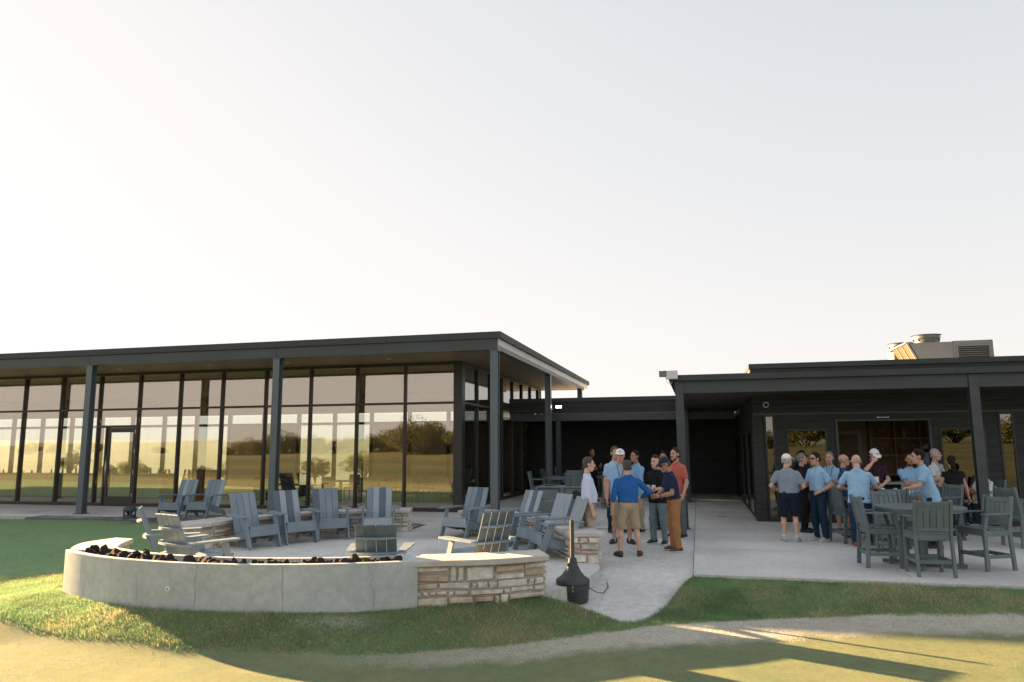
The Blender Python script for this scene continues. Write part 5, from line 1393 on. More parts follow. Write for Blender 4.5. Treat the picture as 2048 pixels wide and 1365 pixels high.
def make_person(loc, face, h=1.78, label='', skin='skin_a', shirt=None, sleeve='short', hem='untucked', lower=None, shorts=False,
                shoe='shoe_black', sole='sole_white', hair='hair_dark', style='short', cap=None, beard=False, glasses=False,
                armL=None, armR=None, stance=0.13, stepL=0.0, stepR=0.0, lean=0.0, side=0.0, head=(0, 0), belly=0.0, wide=1.0,
                lanyard=None, belt=None, watch=False, sit=False, toe=12, seed=1, chest_logo=None, female=False, collar=True, badge=None,
                sh_twist=0.0, group=None, capback=False, ring=False, sock=None):
    k = h / 1.80
    E_ = empty('person', loc, R(face), label=label, cat='person')
    if group: E_['group'] = group
    G = {}
    M_ = lambda n: MATS[n]
    hipz = (.62 if sit else .93) * k
    pel = v3(0, 0, hipz + .03 * k)
    RT = rot_x(-R(-lean)) @ rot_y(R(side)) @ rot_z(R(sh_twist))     # torso rotation about the pelvis
    RT = rot_x(R(lean)) @ rot_y(R(side)) @ rot_z(R(sh_twist))
    def T(x, y, z): return pel + RT @ (v3(x, y, z) * k)
    wS = (0.168 if female else 0.185) * wide
    neck0 = T(0, .015, .50); neck1 = T(0, -.005, .60)
    HR = RT @ rot_z(R(head[0])) @ rot_x(R(head[1]))
    headc = neck1 + HR @ (v3(0, -.02, .105) * k)
    kh = k * 1.06
    def Hd(x, y, z): return headc + HR @ (v3(x, y, z) * kh)
    shL, shR = T(wS, .0, .432), T(-wS, .0, .432)
    # ---- arms
    arms = {}
    for nm, S, spec, sg in (('L', shL, armL, 1), ('R', shR, armR, -1)):
        spec = spec or {}
        w = spec.get('w'); 
        if w is None: w = (sg * .265 * wide, -.05, -.14)
        Wt = pel + (RT if spec.get('rt', True) else np.eye(3)) @ (v3(*w) * k)
        pole = RT @ v3(*spec.get('pole', (sg * .35, 1, -.15)))
        el, wr = ik(S, Wt, .295 * k, .255 * k, pole)
        arms[nm] = (S, el, wr, sg, spec)
    # ---- legs
    legs = {}
    for nm, sg, st in (('L', 1, stepL), ('R', -1, stepR)):
        hp = pel + v3(sg * .088, 0, -.03) * k
        if sit:
            kn = hp + v3(sg * .05, -.42, .02) * k; an = v3(sg * .13 * k, kn[1] - .02, hp[2] - .40 * k)
        else:
            an = v3(sg * stance * k, (-st + .02) * k, .085 * k)
            kn = (hp + an) / 2 + v3(sg * .012, -.028, .0) * k
            if st > .05: kn = kn + v3(0, -.02, .0) * k
        legs[nm] = (hp, kn, an, sg)
    # ---- body (skin): limbs, neck, trunk
    B_ = SDF(0.03 * k)
    B_.cap(T(-.0, .01, .02), T(0, .01, .38), .085 * k * wide, .085 * k * wide, flat=(1.15, .8, 1))
    B_.cap(T(0, .012, .45), neck1 + HR @ (v3(0, .0, .02) * k), .046 * k, .053 * k)
    B_.cap(T(-wS * .7, .01, .435), T(wS * .7, .01, .435), .040 * k)
    for nm, (S, el, wr, sg, spec) in arms.items():
        B_.cap(S, el, .047 * k * wide, .038 * k * wide); B_.cap(el, el + (wr - el) * .35, .038 * k, .040 * k); B_.cap(el + (wr - el) * .35, wr, .040 * k, .026 * k)
    for nm, (hp, kn, an, sg) in legs.items():
        B_.cap(hp, kn, .078 * k * wide, .052 * k); mid = kn + (an - kn) * .32
        B_.cap(kn, mid + v3(0, .018 * k, 0), .050 * k, .054 * k); B_.cap(mid + v3(0, .018 * k, 0), an, .053 * k, .034 * k)
        B_.cap(an, an + v3(0, -.06 * k, -.04 * k), .034 * k, .03 * k)
    parts = [B_.mesh(.0135)]
    # head
    Hs = SDF(0.022 * kh)
    Hs.ell(Hd(0, .018, .032), v3(.077, .096, .088) * kh, HR)
    Hs.ell(Hd(0, -.022, -.030), v3(.063, .070, .085) * kh, HR)
    Hs.cap(Hd(-.028, -.050, -.088), Hd(.028, -.050, -.088), .028 * kh)
    Hs.cap(Hd(0, .03, -.09), neck1 + HR @ (v3(0, .012, -.03) * k), .052 * k, .054 * kh)
    Hs.k = .010 * k
    Hs.cap(Hd(0, -.086, .022), Hd(0, -.108, -.022), .009 * k, .0135 * kh)
    Hs.cap(Hd(-.016, -.092, -.026), Hd(.016, -.092, -.026), .009 * kh)
    Hs.cap(Hd(-.04, -.072, .033), Hd(.04, -.072, .033), .013 * kh)
    Hs.cap(Hd(-.018, -.086, -.060), Hd(.018, -.086, -.060), .009 * kh)
    for sg in (1, -1):
        Hs.ell(Hd(sg * .079, .012, -.006), v3(.013, .020, .032) * kh, HR)
        Hs.cap(Hd(sg * .05, -.055, -.02), Hd(sg * .045, -.06, -.035), .016 * kh)
    for sg in (1, -1): Hs.minus_ell(Hd(sg * .032, -.094, .010), v3(.017, .014, .012) * kh)
    parts.append(Hs.mesh(.0066))
    # hands
    for nm, (S, el, wr, sg, spec) in arms.items():
        d = unit(wr - el)
        if 'hd' in spec: d = unit(d * .35 + RT @ v3(*spec['hd']))
        nrm = RT @ v3(*spec.get('palm', (-sg, 0, 0))); nrm = unit(nrm - (nrm @ d) * d)
        sd = np.cross(nrm, d) * (1 if sg > 0 else -1)
        if 'thumb' in spec:
            t_ = RT @ v3(*spec['thumb'])
            if t_ @ sd < 0: sd = -sd
        Hm = hand_sdf(wr, d, nrm, sd, k, spec.get('curl', .35))
        if spec.get('hide'): continue
        parts.append(Hm.mesh(.0062, pad=.012))
        G['hand' + nm] = (wr + d * .075 * k + nrm * .032 * k, d, nrm)
    vv, ff = merge(parts)
    np_mesh('body', vv, ff, M_(skin), E_)
    # eyes, brows
    for sg in (1, -1):
        eb = MB(); c_ = Hd(sg * .032, -.079, .010)
        eb.lathe([(0.0005, -.010 * k), (.007 * k, -.007 * k), (.010 * k, 0), (.007 * k, .007 * k), (.0005, .010 * k)], 10, tuple(c_))
        eb.build('eye', M_('eye'), E_, smooth=True)
        br = SDF(.004); br.cap(Hd(sg * .018, -.090, .036), Hd(sg * .048, -.080, .037), .006 * k, .0045 * k)
        v_, f_ = br.mesh(.005); np_mesh('eyebrow', v_, f_, M_(hair if hair else 'hair_brown'), E_)
    ms = SDF(.003); ms.cap(Hd(-.02, -.0935, -.061), Hd(.02, -.0935, -.061), .0045 * k); v_, f_ = ms.mesh(.0042)
    np_mesh('mouth', v_, f_, M_('lips'), E_)
    # ---- shirt
    Sh = SDF(0.045 * k); cn = cloth_noise(seed, .010)
    Sh.cap(T(-.085 * wide, -.005, .34), T(.085 * wide, -.005, .34), .112 * k, flat=(1, .93, 1.15))
    Sh.cap(T(-.065 * wide, -.008 - belly * .35, .16), T(.065 * wide, -.008 - belly * .35, .16), (.112 + belly * .45) * k, flat=(1.05, .95, 1.1))
    if female: Sh.cap(T(-.075, -.075, .31), T(.075, -.075, .31), .062 * k)
    Sh.cap(T(-.07 * wide, -.005 - belly * .2, .25), T(.07 * wide, -.005 - belly * .2, .25), (.112 + belly * .25) * k, flat=(1.05, .95, 1.1))
    Sh.cap(T(-.068 * wide, -.006 - belly * .3, .075), T(.068 * wide, -.006 - belly * .3, .075), ((.112 + belly * .30) if hem == 'tucked' else (.114 + belly * .38)) * k, flat=(1.03, .95, 1.1))
    zb = .005 if hem == 'tucked' else -.09
    Sh.cap(T(-.075 * wide, -.002 - belly * .25, zb), T(.075 * wide, -.002 - belly * .25, zb), ((.110 + belly * .2) if hem == 'tucked' else (.130 + belly * .3)) * k, flat=(1.02, .97, 1))
    if hem != 'tucked': Sh.cap(T(-.07 * wide, .0 - belly * .25, .03), T(.07 * wide, .0 - belly * .25, .03), (.122 + belly * .3) * k, flat=(1.02, .97, 1))
    Sh.cap(T(-wS * .62, .008, .436), T(wS * .62, .008, .436), .060 * k)
    Sh.cap(T(-.05, .02, .49), T(.05, .02, .49), .055 * k)
    Sh.k = .022 * k
    for nm, (S, el, wr, sg, spec) in arms.items():
        if sleeve == 'short':
            e = S + (el - S) * .72
            Sh.clipcap(S, e, .061 * k * wide, .067 * k * wide, lo=False)
        elif sleeve == 'cap':
            Sh.clipcap(S, S + (el - S) * .32, .064 * k, .062 * k, lo=False)
        else:
            Sh.cap(S, el, .060 * k * wide, .055 * k); Sh.clipcap(el, el + (wr - el) * .97, .055 * k, .040 * k, lo=False)
    if collar:
        Sh.k = .008 * k
        Sh.clipcap(neck0 + (neck1 - neck0) * .0, neck0 + (neck1 - neck0) * .45, .074 * k, .066 * k, lo=False)
    hz = T(0, 0, .03 if hem == 'tucked' else -.13)
    Sh.plane(hz, RT @ v3(0, 0, -1))
    v_, f_ = Sh.mesh(.0125, disp=cn)
    np_mesh('shirt', v_, f_, M_(shirt), E_)
    # ---- lower body
    Pn = SDF(0.03 * k); pn = cloth_noise(seed + 50, .009)
    Pn.cap(pel + v3(-.06, 0, .05) * k, pel + v3(.06, 0, .05) * k, (.105 + belly * .2) * k, flat=(1, .95, 1))
    Pn.cap(pel + v3(-.075, .012, -.03) * k, pel + v3(.075, .012, -.03) * k, .108 * k, flat=(1, 1, 1))
    for nm, (hp, kn, an, sg) in legs.items():
        if shorts:
            e = hp + (kn - hp) * (1.0 if not sit else .9)
            Pn.clipcap(hp, e, .105 * k, .092 * k, lo=False)
        else:
            Pn.cap(hp, kn, .102 * k, .074 * k); Pn.clipcap(kn, an + (kn - an) * .02 + v3(0, 0, -.03 * k), .074 * k, .060 * k, lo=False)
            Pn.cap(kn, kn + (an - kn) * .32 + v3(0, .018 * k, 0), .074 * k, .076 * k)
    Pn.plane(pel + v3(0, 0, (.05 if hem == 'tucked' else -.02) * k), RT @ v3(0, 0, 1))
    v_, f_ = Pn.mesh(.0135, disp=pn)
    np_mesh('shorts' if shorts else 'trousers', v_, f_, M_(lower), E_)
    if belt:
        bt = SDF(.01)
        bt.cap(T(-.062, -.004 - belly * .15, .045), T(.062, -.004 - belly * .15, .045), (.120 + belly * .24) * k, flat=(1.02, .96, 1))
        bt.plane(T(0, 0, .062), RT @ v3(0, 0, 1)); bt.plane(T(0, 0, .028), RT @ v3(0, 0, -1))
        v_, f_ = bt.mesh(.0095); np_mesh('belt', v_, f_, M_(belt), E_)
    # ---- shoes
    for nm, (hp, kn, an, sg) in legs.items():
        ta = R(sg * toe); fx = v3(math.sin(ta), -math.cos(ta), 0)
        base = v3(an[0], an[1], 0 if not sit else an[2] - .085 * k)
        def S_(f, u): return base + fx * f * k + v3(0, 0, u * k)
        s1 = SDF(.03 * k); s1.cap(S_(-.045, .045), S_(.10, .040), .042 * k, .043 * k); s1.cap(S_(.10, .038), S_(.165, .028), .043 * k, .034 * k)
        s1.cap(S_(-.03, .06), S_(-.02, .10), .043 * k, .043 * k)
        s1.plane(S_(0, .018), v3(0, 0, -1)); s1.plane(S_(0, .105 * 1.0), v3(0, 0, 1))
        v_, f_ = s1.mesh(.0095); so = np_mesh('shoe', v_, f_, M_(shoe), E_)
        s2 = SDF(.02 * k); s2.cap(S_(-.045, .02), S_(.10, .02), .045 * k, .046 * k); s2.cap(S_(.10, .02), S_(.165, .02), .046 * k, .037 * k)
        s2.plane(S_(0, .024), v3(0, 0, 1)); s2.plane(S_(0, .002), v3(0, 0, -1))
        v_, f_ = s2.mesh(.009); np_mesh('sole', v_, f_, M_(sole), so)
        if shorts and sock:
            s3 = SDF(.01); s3.clipcap(an + v3(0, 0, -.01), an + (kn - an) * .13, .039 * k, .041 * k); v_, f_ = s3.mesh(.0085)
            np_mesh('sock', v_, f_, M_(sock), E_)
    # ---- hair
    if hair and style != 'bald':
        hh = SDF(.02 * kh); hs = cloth_noise(seed + 9, .005)
        up = .012 if style != 'curly' else .020
        hh.ell(Hd(0, .022, .036), v3(.082, .100, .092 + up) * kh, HR)
        if style == 'long' or style == 'pony':
            hh.cap(Hd(0, .075, .03), Hd(0, .085, -.05), .055 * kh, .045 * kh)
        if style == 'pony':
            hh.cap(Hd(0, .105, .0), Hd(0, .125, -.09), .032 * kh, .038 * kh); hh.cap(Hd(0, .125, -.09), Hd(0, .105, -.27), .040 * kh, .026 * kh, flat=HR_abs(HR, (1.25, .8, 1)))
        hh.cap(Hd(-.05, .07, -.03), Hd(.05, .07, -.03), .028 * kh)
        # face opening
        hh.plane(Hd(0, -.058 if style != 'receding' else -.012, .062), HR @ v3(0, -1, -.62))
        hh.plane(Hd(0, -.030, -.01), HR @ v3(0, -1, -.10)) if style not in ('short', 'curly', 'receding') else hh.plane(Hd(0, -.018, .0), HR @ v3(0, -1, -.42))
        if style in ('short', 'curly', 'receding'): hh.plane(Hd(0, .05, -.062), HR @ v3(0, -.15, -1))
        if style == 'receding': hh.minus_ell(Hd(0, -.03, .12), v3(.052, .085, .05) * kh)
        if cap: hh.plane(Hd(0, 0, .062), HR @ v3(0, 0, 1))
        v_, f_ = hh.mesh(.0085, disp=hs); 
        if len(v_) > 10: np_mesh('hair', v_, f_, M_(hair), E_)
    if beard:
        bb = SDF(.015 * k)
        bb.cap(Hd(-.03, -.048, -.088), Hd(.03, -.048, -.088), .034 * k)
        for sg in (1, -1): bb.cap(Hd(sg * .040, -.035, -.082), Hd(sg * .066, .0, -.02), .018 * k, .012 * k)
        bb.cap(Hd(-.024, -.090, -.046), Hd(.024, -.090, -.046), .008 * k)
        v_, f_ = bb.mesh(.008, disp=cloth_noise(seed + 5, .003)); np_mesh('beard', v_, f_, M_(hair if hair else 'hair_brown'), E_)
    if cap:
        cs = SDF(.012 * k); cs.ell(Hd(0, .016, .040), v3(.088, .106, .096) * kh, HR)
        cs.plane(Hd(0, 0, .036), HR @ v3(0, -.10, -1))
        v_, f_ = cs.mesh(.0085); co = np_mesh('cap', v_, f_, M_(cap), E_)
        bs = SDF(.01 * k)
        sgn = 1 if capback else -1
        bs.cap(Hd(-.036, sgn * .088, .043), Hd(.036, sgn * .088, .043), .052 * kh, flat=None)
        bs.cap(Hd(-.026, sgn * .128, .033), Hd(.026, sgn * .128, .033), .040 * k)
        bs.plane(Hd(0, sgn * .088, .050), HR @ v3(0, sgn * .26, 1)); bs.plane(Hd(0, sgn * .088, .042), HR @ v3(0, -sgn * .26, -1))
        v_, f_ = bs.mesh(.0065); np_mesh('brim', v_, f_, M_(cap), co)
        if ring:                                                   # round embroidered mark on the cap front
            e1 = MB(); cc = HR @ v3(0, -1, .30); cc = unit(cc); tx = unit(HR @ v3(1, 0, 0)); ty = np.cross(tx, cc) * -1
            o0 = Hd(0, -.0905, .084)
            ps = [o0 + cc * .001 + (tx * math.cos(a) + ty * math.sin(a)) * .017 * k for a in np.linspace(0, 2 * math.pi, 17)]
            e1.tube(ps, .0028, 5, cap=False); e1.tube([o0 + tx * -.008, o0 + ty * .004, o0 + tx * .008], .0026, 5)
            e1.build('cap_emblem', M_('cap_mark'), co)
    if glasses:
        gs = SDF(.004)
        gs.cap(Hd(-.052, -.084, .010), Hd(-.014, -.096, .010), .015 * k, flat=None); gs.cap(Hd(.052, -.084, .010), Hd(.014, -.096, .010), .015 * k)
        gs.cap(Hd(-.014, -.099, .014), Hd(.014, -.099, .014), .004 * k)
        for sg in (1, -1): gs.cap(Hd(sg * .062, -.075, .014), Hd(sg * .083, .01, .014), .005 * k)
        v_, f_ = gs.mesh(.006); np_mesh('sunglasses', v_, f_, M_('dark_lens'), E_)
    # ---- lanyard, badge, watch
    if lanyard:
        lb = MB(); yf = -.128 - belly * .75
        bz = .20
        for sg in (1, -1):
            lb.tube([T(sg * .062, .03, .545), T(sg * .066, -.05, .52), T(sg * .05, -.107, .44), T(sg * .028, -.122 - belly * .3, .33), T(0, yf - .004, bz + .035)], .0055 * k, 6)
        lo_ = lb.build('lanyard', M_(lanyard), E_)
        bd = MB(); Mx = Matrix([list(RT[i]) + [float(T(0, yf - .012, bz - .03)[i])] for i in range(3)] + [[0, 0, 0, 1]])
        bd.box((0, 0, 0), (.088 * k, .004, .125 * k), Mx); bd.build('badge', M_('paper'), lo_)
    if badge:                                                       # card hanging on the hip or from a hand
        bd = MB(); bd.box((0, 0, 0), (.085, .004, .12), Matrix.Translation(Vector(badge)))
        bd.build('badge', M_('paper'), E_)
    if watch:
        S, el, wr, sg, spec = arms[watch]
        wt = SDF(.004); d = unit(wr - el); wt.clipcap(wr - d * .045, wr - d * .025, .032 * k, .032 * k); v_, f_ = wt.mesh(.007)
        np_mesh('wristwatch', v_, f_, M_('dark_lens'), E_)
    if chest_logo:
        cl = MB(); Mx = Matrix([list(RT[i]) + [float(T(.075, -.116, .385)[i])] for i in range(3)] + [[0, 0, 0, 1]])
        for q in range(6): cl.box((-.022 + q * .009, 0, 0), (.006, .006, .011), Mx)
        cl.build('shirt_logo', M_(chest_logo), E_)
    E_['label'] = label
    return E_, G, k

def HR_abs(HR, f): return tuple(f)

def world_pt(E_, p):
    a = E_.rotation_euler[2]; c, s_ = math.cos(a), math.sin(a)
    return Vector((E_.location.x + c * p[0] - s_ * p[1], E_.location.y + s_ * p[0] + c * p[1], E_.location.z + p[2]))

# ------------------------------------------------------------------ the people
def P_at(u, y, z=0.0): return ((u - 1024) / 1450.0 * (.99 * y - .13), y, z)
def PP(u, y, face, walk=False, **kw):
    x, y, z = P_at(u, y)
    if walk: z = float(walk_z(x, y)) - .004
    return make_person((x, y, z), face, **kw)
HOLD = dict(curl=1.05)
def bent(sg, x=.12, y=-.30, z=.14, **k): d = dict(w=(sg * x, y, z), pole=(sg * .7, .5, -1), palm=(-sg * .8, 0, .5), curl=.8); d.update(k); return d
people = {}
# group on the walkway
people['lav'] = PP(1174, 13.35, 93, walk=True, h=1.79, wide=1.06, label='man in pale lavender long-sleeved shirt and beige trousers, standing in profile behind the stone pier', shirt='c_lavender', sleeve='long', hem='tucked',
   lower='c_beige', belt='belt_black', hair='hair_salt', style='short', skin='skin_b', belly=.045, shoe='shoe_brown', seed=3, armR=dict(w=(-.25, -.04, -.10), pole=(-.4, 1, 0)), armL=dict(w=(.25, -.10, -.10)), head=(0, 2))
people['whitecap'] = PP(1240, 14.9, -6, walk=True, h=1.86, label='man in white cap and blue short-sleeved shirt with name badge, facing the camera', shirt='c_cornflower', lower='c_khaki', shorts=True, cap='cap_white', ring=True,
   hair='hair_grey', skin='skin_a', lanyard='ribbon_black', belly=.05, shoe='shoe_dark', sole='sole_dark', stance=.15, toe=25, seed=4, armR=dict(w=(-.27, -.06, -.13)), armL=dict(w=(.26, -.06, -.10)))
people['royal'] = PP(1254, 13.55, 184, walk=True, h=1.72, label='balding man in royal blue shirt and khaki shorts, back to the camera', shirt='c_royal', sleeve='long', hem='tucked', lower='c_khaki', shorts=True, belt='belt_brown',
   hair='hair_salt', style='receding', skin='skin_b', wide=1.08, shoe='shoe_brown', sole='sole_dark', stance=.19, toe=20, seed=5, armL=dict(w=(.30, -.02, -.10), pole=(1, .8, 0)), armR=dict(w=(-.30, -.20, .10), pole=(-1, .5, -.3)))
people['skyblue'] = PP(1271, 16.7, -58, walk=True, h=1.81, label='man in sky blue long-sleeved shirt turned left, behind the man in royal blue', shirt='c_sky', sleeve='long', lower='c_khaki', hair='hair_dark', style='short', skin='skin_c',
   shoe='shoe_black', seed=6, armL=bent(1, .10, -.30, .13), armR=bent(-1, .15, -.26, .08))
people['behind'] = PP(1229, 16.5, 20, walk=True, h=1.90, label='dark-haired man in pale blue shirt mostly hidden behind the man in the white cap', shirt='c_paleblue', lower='c_navytrouser', hair='hair_salt', style='short', skin='skin_a', shoe='shoe_black', seed=7)
people['black'] = PP(1313, 14.75, -42, walk=True, h=1.735, label='man in black polo and grey-blue trousers holding a cup and a badge', shirt='c_black', lower='c_greyblue_jean', hair='hair_brown', style='short', skin='skin_b', shoe='shoe_black', sole='sole_white',
   seed=8, armL=bent(1, .06, -.30, .16), armR=bent(-1, .14, -.24, .14), head=(-8, 6), lanyard='ribbon_black', watch='L')
people['navy'] = PP(1345, 13.8, -82, walk=True, h=1.735, label='man in navy polo, navy cap and sunglasses with rust-brown trousers, looking down', shirt='c_navy', hem='tucked', lower='c_rust', belt='belt_black', cap='cap_navy', glasses=True, hair='hair_salt',
   skin='skin_c', shoe='shoe_brown', sole='sole_white', seed=9, lean=9, head=(0, 16), armL=bent(1, .10, -.31, .13, curl=1.0), armR=bent(-1, .10, -.33, .12, curl=1.0), watch='L')
people['salmon'] = PP(1352, 15.7, -55, walk=True, h=1.87, label='bearded man in salmon shirt standing next to the canopy post', shirt='c_salmon', lower='c_grey', hair='hair_brown', style='short', beard=True, skin='skin_a', shoe='shoe_black', seed=10,
   armL=dict(w=(.26, -.10, -.08)), armR=bent(-1))
people['dark8'] = PP(1327, 17.0, -20, walk=True, h=1.78, label='dark-haired man in blue shirt mostly hidden behind the man in the black polo', shirt='c_cornflower', lower='c_navytrouser', hair='hair_dark', style='curly', skin='skin_c', shoe='shoe_black', seed=11)
people['server'] = PP(1183, 25.6, 25, h=1.80, label='person in black clothing with dark hair standing in the shade of the link porch', shirt='c_black', lower='c_black', hair='hair_dark', style='long', female=True, skin='skin_d', shoe='shoe_black', seed=12,
   armL=bent(1, .20, -.28, .25), armR=bent(-1))
# group at the bar
people['r1'] = PP(1574, 14.95, 158, h=1.735, label='man in white cap, grey-blue polo and navy shorts, back to the camera', shirt='c_greyblue', hem='tucked', lower='c_navyshort', shorts=True, belt='belt_black', cap='cap_white', hair='hair_white', skin='skin_b', shoe='shoe_pale', sole='shoe_pale', sock='cap_white',
   seed=13, stance=.12, toe=18, armL=bent(1, .27, -.22, .10), armR=bent(-1, .24, -.28, .10), head=(-38, 3), wide=1.03)
people['r2'] = PP(1604, 16.5, 62, h=1.72, label='grey-haired man in black polo with cyan logo behind the man in grey-blue', shirt='c_black', hem='tucked', lower='c_black', hair='hair_grey', style='short', skin='skin_a', shoe='shoe_black', sole='sole_dark', seed=14, chest_logo='logo_cyan', lanyard='ribbon_black',
   armL=dict(w=(.26, -.05, -.12)), armR=bent(-1))
people['r3'] = PP(1634, 15.0, -72, h=1.765, label='dark-haired man in light blue polo and sunglasses, hand on hip, in profile', shirt='c_lightblue', hem='tucked', lower='c_navytrouser', belt='belt_black', glasses=True, hair='hair_dark', style='short', skin='skin_a', shoe='shoe_pale', sole='sole_white', seed=15,
   armL=dict(w=(.19, -.10, .05), pole=(.6, 1, 0), hd=(-.9, -.4, -.3), palm=(-.4, .6, -.3), curl=.4), armR=bent(-1, .18, -.28, .12), head=(0, 4), toe=8)
people['r4'] = PP(1661, 16.25, -38, h=1.75, label='man in blue shirt with navy lanyard and tan shorts holding a drink', shirt='c_cornflower', lower='c_tanshort', shorts=True, hair='hair_grey', style='short', skin='skin_a', lanyard='ribbon_navy', shoe='shoe_grey', sole='sole_white', seed=16,
   armR=bent(-1, .10, -.30, .20), armL=bent(1, .12, -.28, .18), stepL=.06, watch='L')
people['r5'] = PP(1688, 15.42, 72, h=1.715, label='bald man in patterned navy polo and dark sunglasses smiling to the right', shirt='c_denimpattern', lower='c_navyshort', shorts=True, glasses=True, hair=None, style='bald', skin='skin_a', belly=.08, wide=1.1, shoe='shoe_black', sole='sole_white', seed=17,
   armR=dict(w=(-.34, -.20, .02), pole=(-1, .6, 0), palm=(0, 0, -1), curl=.9), armL=bent(1))
people['r6'] = PP(1716, 14.15, 158, h=1.74, label='bald man in light blue polo leaning on the table, back to the camera', shirt='c_lightblue', lower='c_navytrouser', hair=None, style='bald', skin='skin_b', shoe='shoe_rust', sole='sole_white', seed=18, lean=10, wide=1.06,
   armL=dict(w=(.20, -.34, .18), pole=(1, .4, -.6)), armR=dict(w=(-.16, -.36, .20), pole=(-1, .3, -.5)), head=(12, 5), stepL=-.12, stepR=.08)
people['r7'] = PP(1748, 16.3, -8, h=1.83, label='man in maroon polo tipping his white cap over his face', shirt='c_maroon', lower='c_khaki', cap='cap_white', ring=True, hair='hair_brown', skin='skin_b', shoe='shoe_dark', seed=19, lanyard='ribbon_black', head=(12, 26),
   armR=dict(w=(-.07, -.235, .56), pole=(-1, -.4, -1), palm=(.3, .8, 0), curl=.5), armL=dict(w=(.08, -.24, .06), pole=(1, .4, -.3), palm=(-.4, .7, 0)))
people['r8'] = PP(1821, 16.0, -12, h=1.70, label='smiling bearded man in light blue polo, arms crossed with a white cup', shirt='c_sky', lower='c_khaki', hair='hair_dark', style='receding', beard=True, skin='skin_c', shoe='shoe_dark', seed=20, belly=.05, wide=1.08,
   armR=dict(w=(.10, -.215, .20), pole=(-1, -.1, -.6), palm=(0, .8, .3)), armL=dict(w=(-.06, -.225, .15), pole=(1, -.1, -.6), palm=(0, .8, .3)))
people['r9'] = PP(1858, 13.85, -98, h=1.84, label='dark-haired man in light blue polo leaning on a chair back with outstretched arm', shirt='c_lightblue', lower='c_navytrouser', hair='hair_dark', style='short', skin='skin_a', shoe='shoe_black', seed=21, lean=13, head=(0, -6),
   armL=dict(w=(.10, -.44, .20), pole=(.7, .8, -.4), palm=(0, 0, -1), curl=.7, hd=(0, -.5, -.6)), armR=dict(w=(-.24, -.10, -.10)))
people['r10'] = PP(1873, 16.45, 32, h=1.81, label='white-haired man in white shirt with navy lanyard holding a glass', shirt='c_white', hem='tucked', sleeve='short', lower='c_grey', belt='belt_black', hair='hair_white', style='short', skin='skin_b', lanyard='ribbon_navy', shoe='shoe_black', seed=22,
   armR=bent(-1, .10, -.30, .20), armL=dict(w=(.26, -.05, -.08)))
people['r11'] = PP(1906, 15.55, 176, h=1.67, label='woman with long dark ponytail in black top and navy trousers, back to the camera', shirt='c_black', sleeve='cap', lower='c_navytrouser', hair='hair_dark', style='pony', female=True, collar=False, skin='skin_a', shoe='shoe_black', seed=23,
   armR=dict(w=(-.33, -.04, -.14), pole=(-.3, 1, 0)), armL=bent(1, .14, -.28, .2), head=(-14, 4), wide=1.05)
people['r12'] = PP(1966, 16.7, -78, h=1.72, label='person in white shirt sitting half hidden behind the right canopy post', shirt='c_white', lower='c_navytrouser', hair='hair_brown', style='short', skin='skin_c', shoe='shoe_black', seed=24, sit=True, armL=bent(1, .08, -.34, .26), armR=bent(-1, .08, -.36, .24))
people['r13'] = PP(1857, 19.3, 172, h=1.90, label='bartender in grey cap and light blue shirt behind the bar counter', shirt='c_paleblue', lower='c_black', cap='cap_grey', hair='hair_brown', skin='skin_b', shoe='shoe_black', seed=25)
x12, y12, _ = P_at(1966, 16.7)
bchair(x12 + .02, y12 + .02, -78, 'counter armchair of the person sitting behind the right canopy post')
# drinks
def can(loc, label, m='can_white', cup=False, group=None):
    e = empty('paper_cup' if cup else 'drink_can', loc, 0, label=label, cat='cup' if cup else 'can')
    if group: e['group'] = group
    b = MB()
    if cup: b.lathe([(.030, 0), (.040, .11), (.0415, .112), (.0385, .11), (.029, .006)], 18)
    else: b.lathe([(.026, 0), (.033, .008), (.033, .108), (.027, .120), (.025, .118)], 18)
    auto_smooth(b.build('wall', MATS[m], e))
    b = MB(); b.lathe([(.0375, .095), (.0375, .097)] if cup else [(.0245, .1185), (.0245, .1195)], 16); b.build('drink' if cup else 'lid', MATS['brass' if cup else 'steel_bright'], e)
for i, (x_, y_) in enumerate(((7.40, 14.78), (7.62, 14.72), (7.86, 14.70), (8.02, 14.86))):
    can((x_, y_, .931), ('leftmost of the four drink cans on the round table', 'second drink can from the left on the round table', 'third drink can from the left on the round table', 'rightmost of the four drink cans on the round table')[i], 'can_blue' if i % 2 else 'can_white', group='drink cans on the round table')
def held(key, hand, label, m='can_white', cup=True):
    E_, G, k = people[key]; p, d, nrm = G['hand' + hand]
    w = world_pt(E_, p); can((w.x, w.y, w.z - .055), label, m, cup)
held('black', 'L', 'pale cup held by the man in the black polo', 'cup_clear')
held('r1', 'R', 'pale can held by the man in grey-blue polo', 'can_white', False)
held('r4', 'R', 'clear cup held by the man with tan shorts', 'cup_clear')
held('r8', 'L', 'white paper cup held in crossed arms', 'can_white')
held('r10', 'R', 'small glass held by the white-haired man', 'cup_clear')

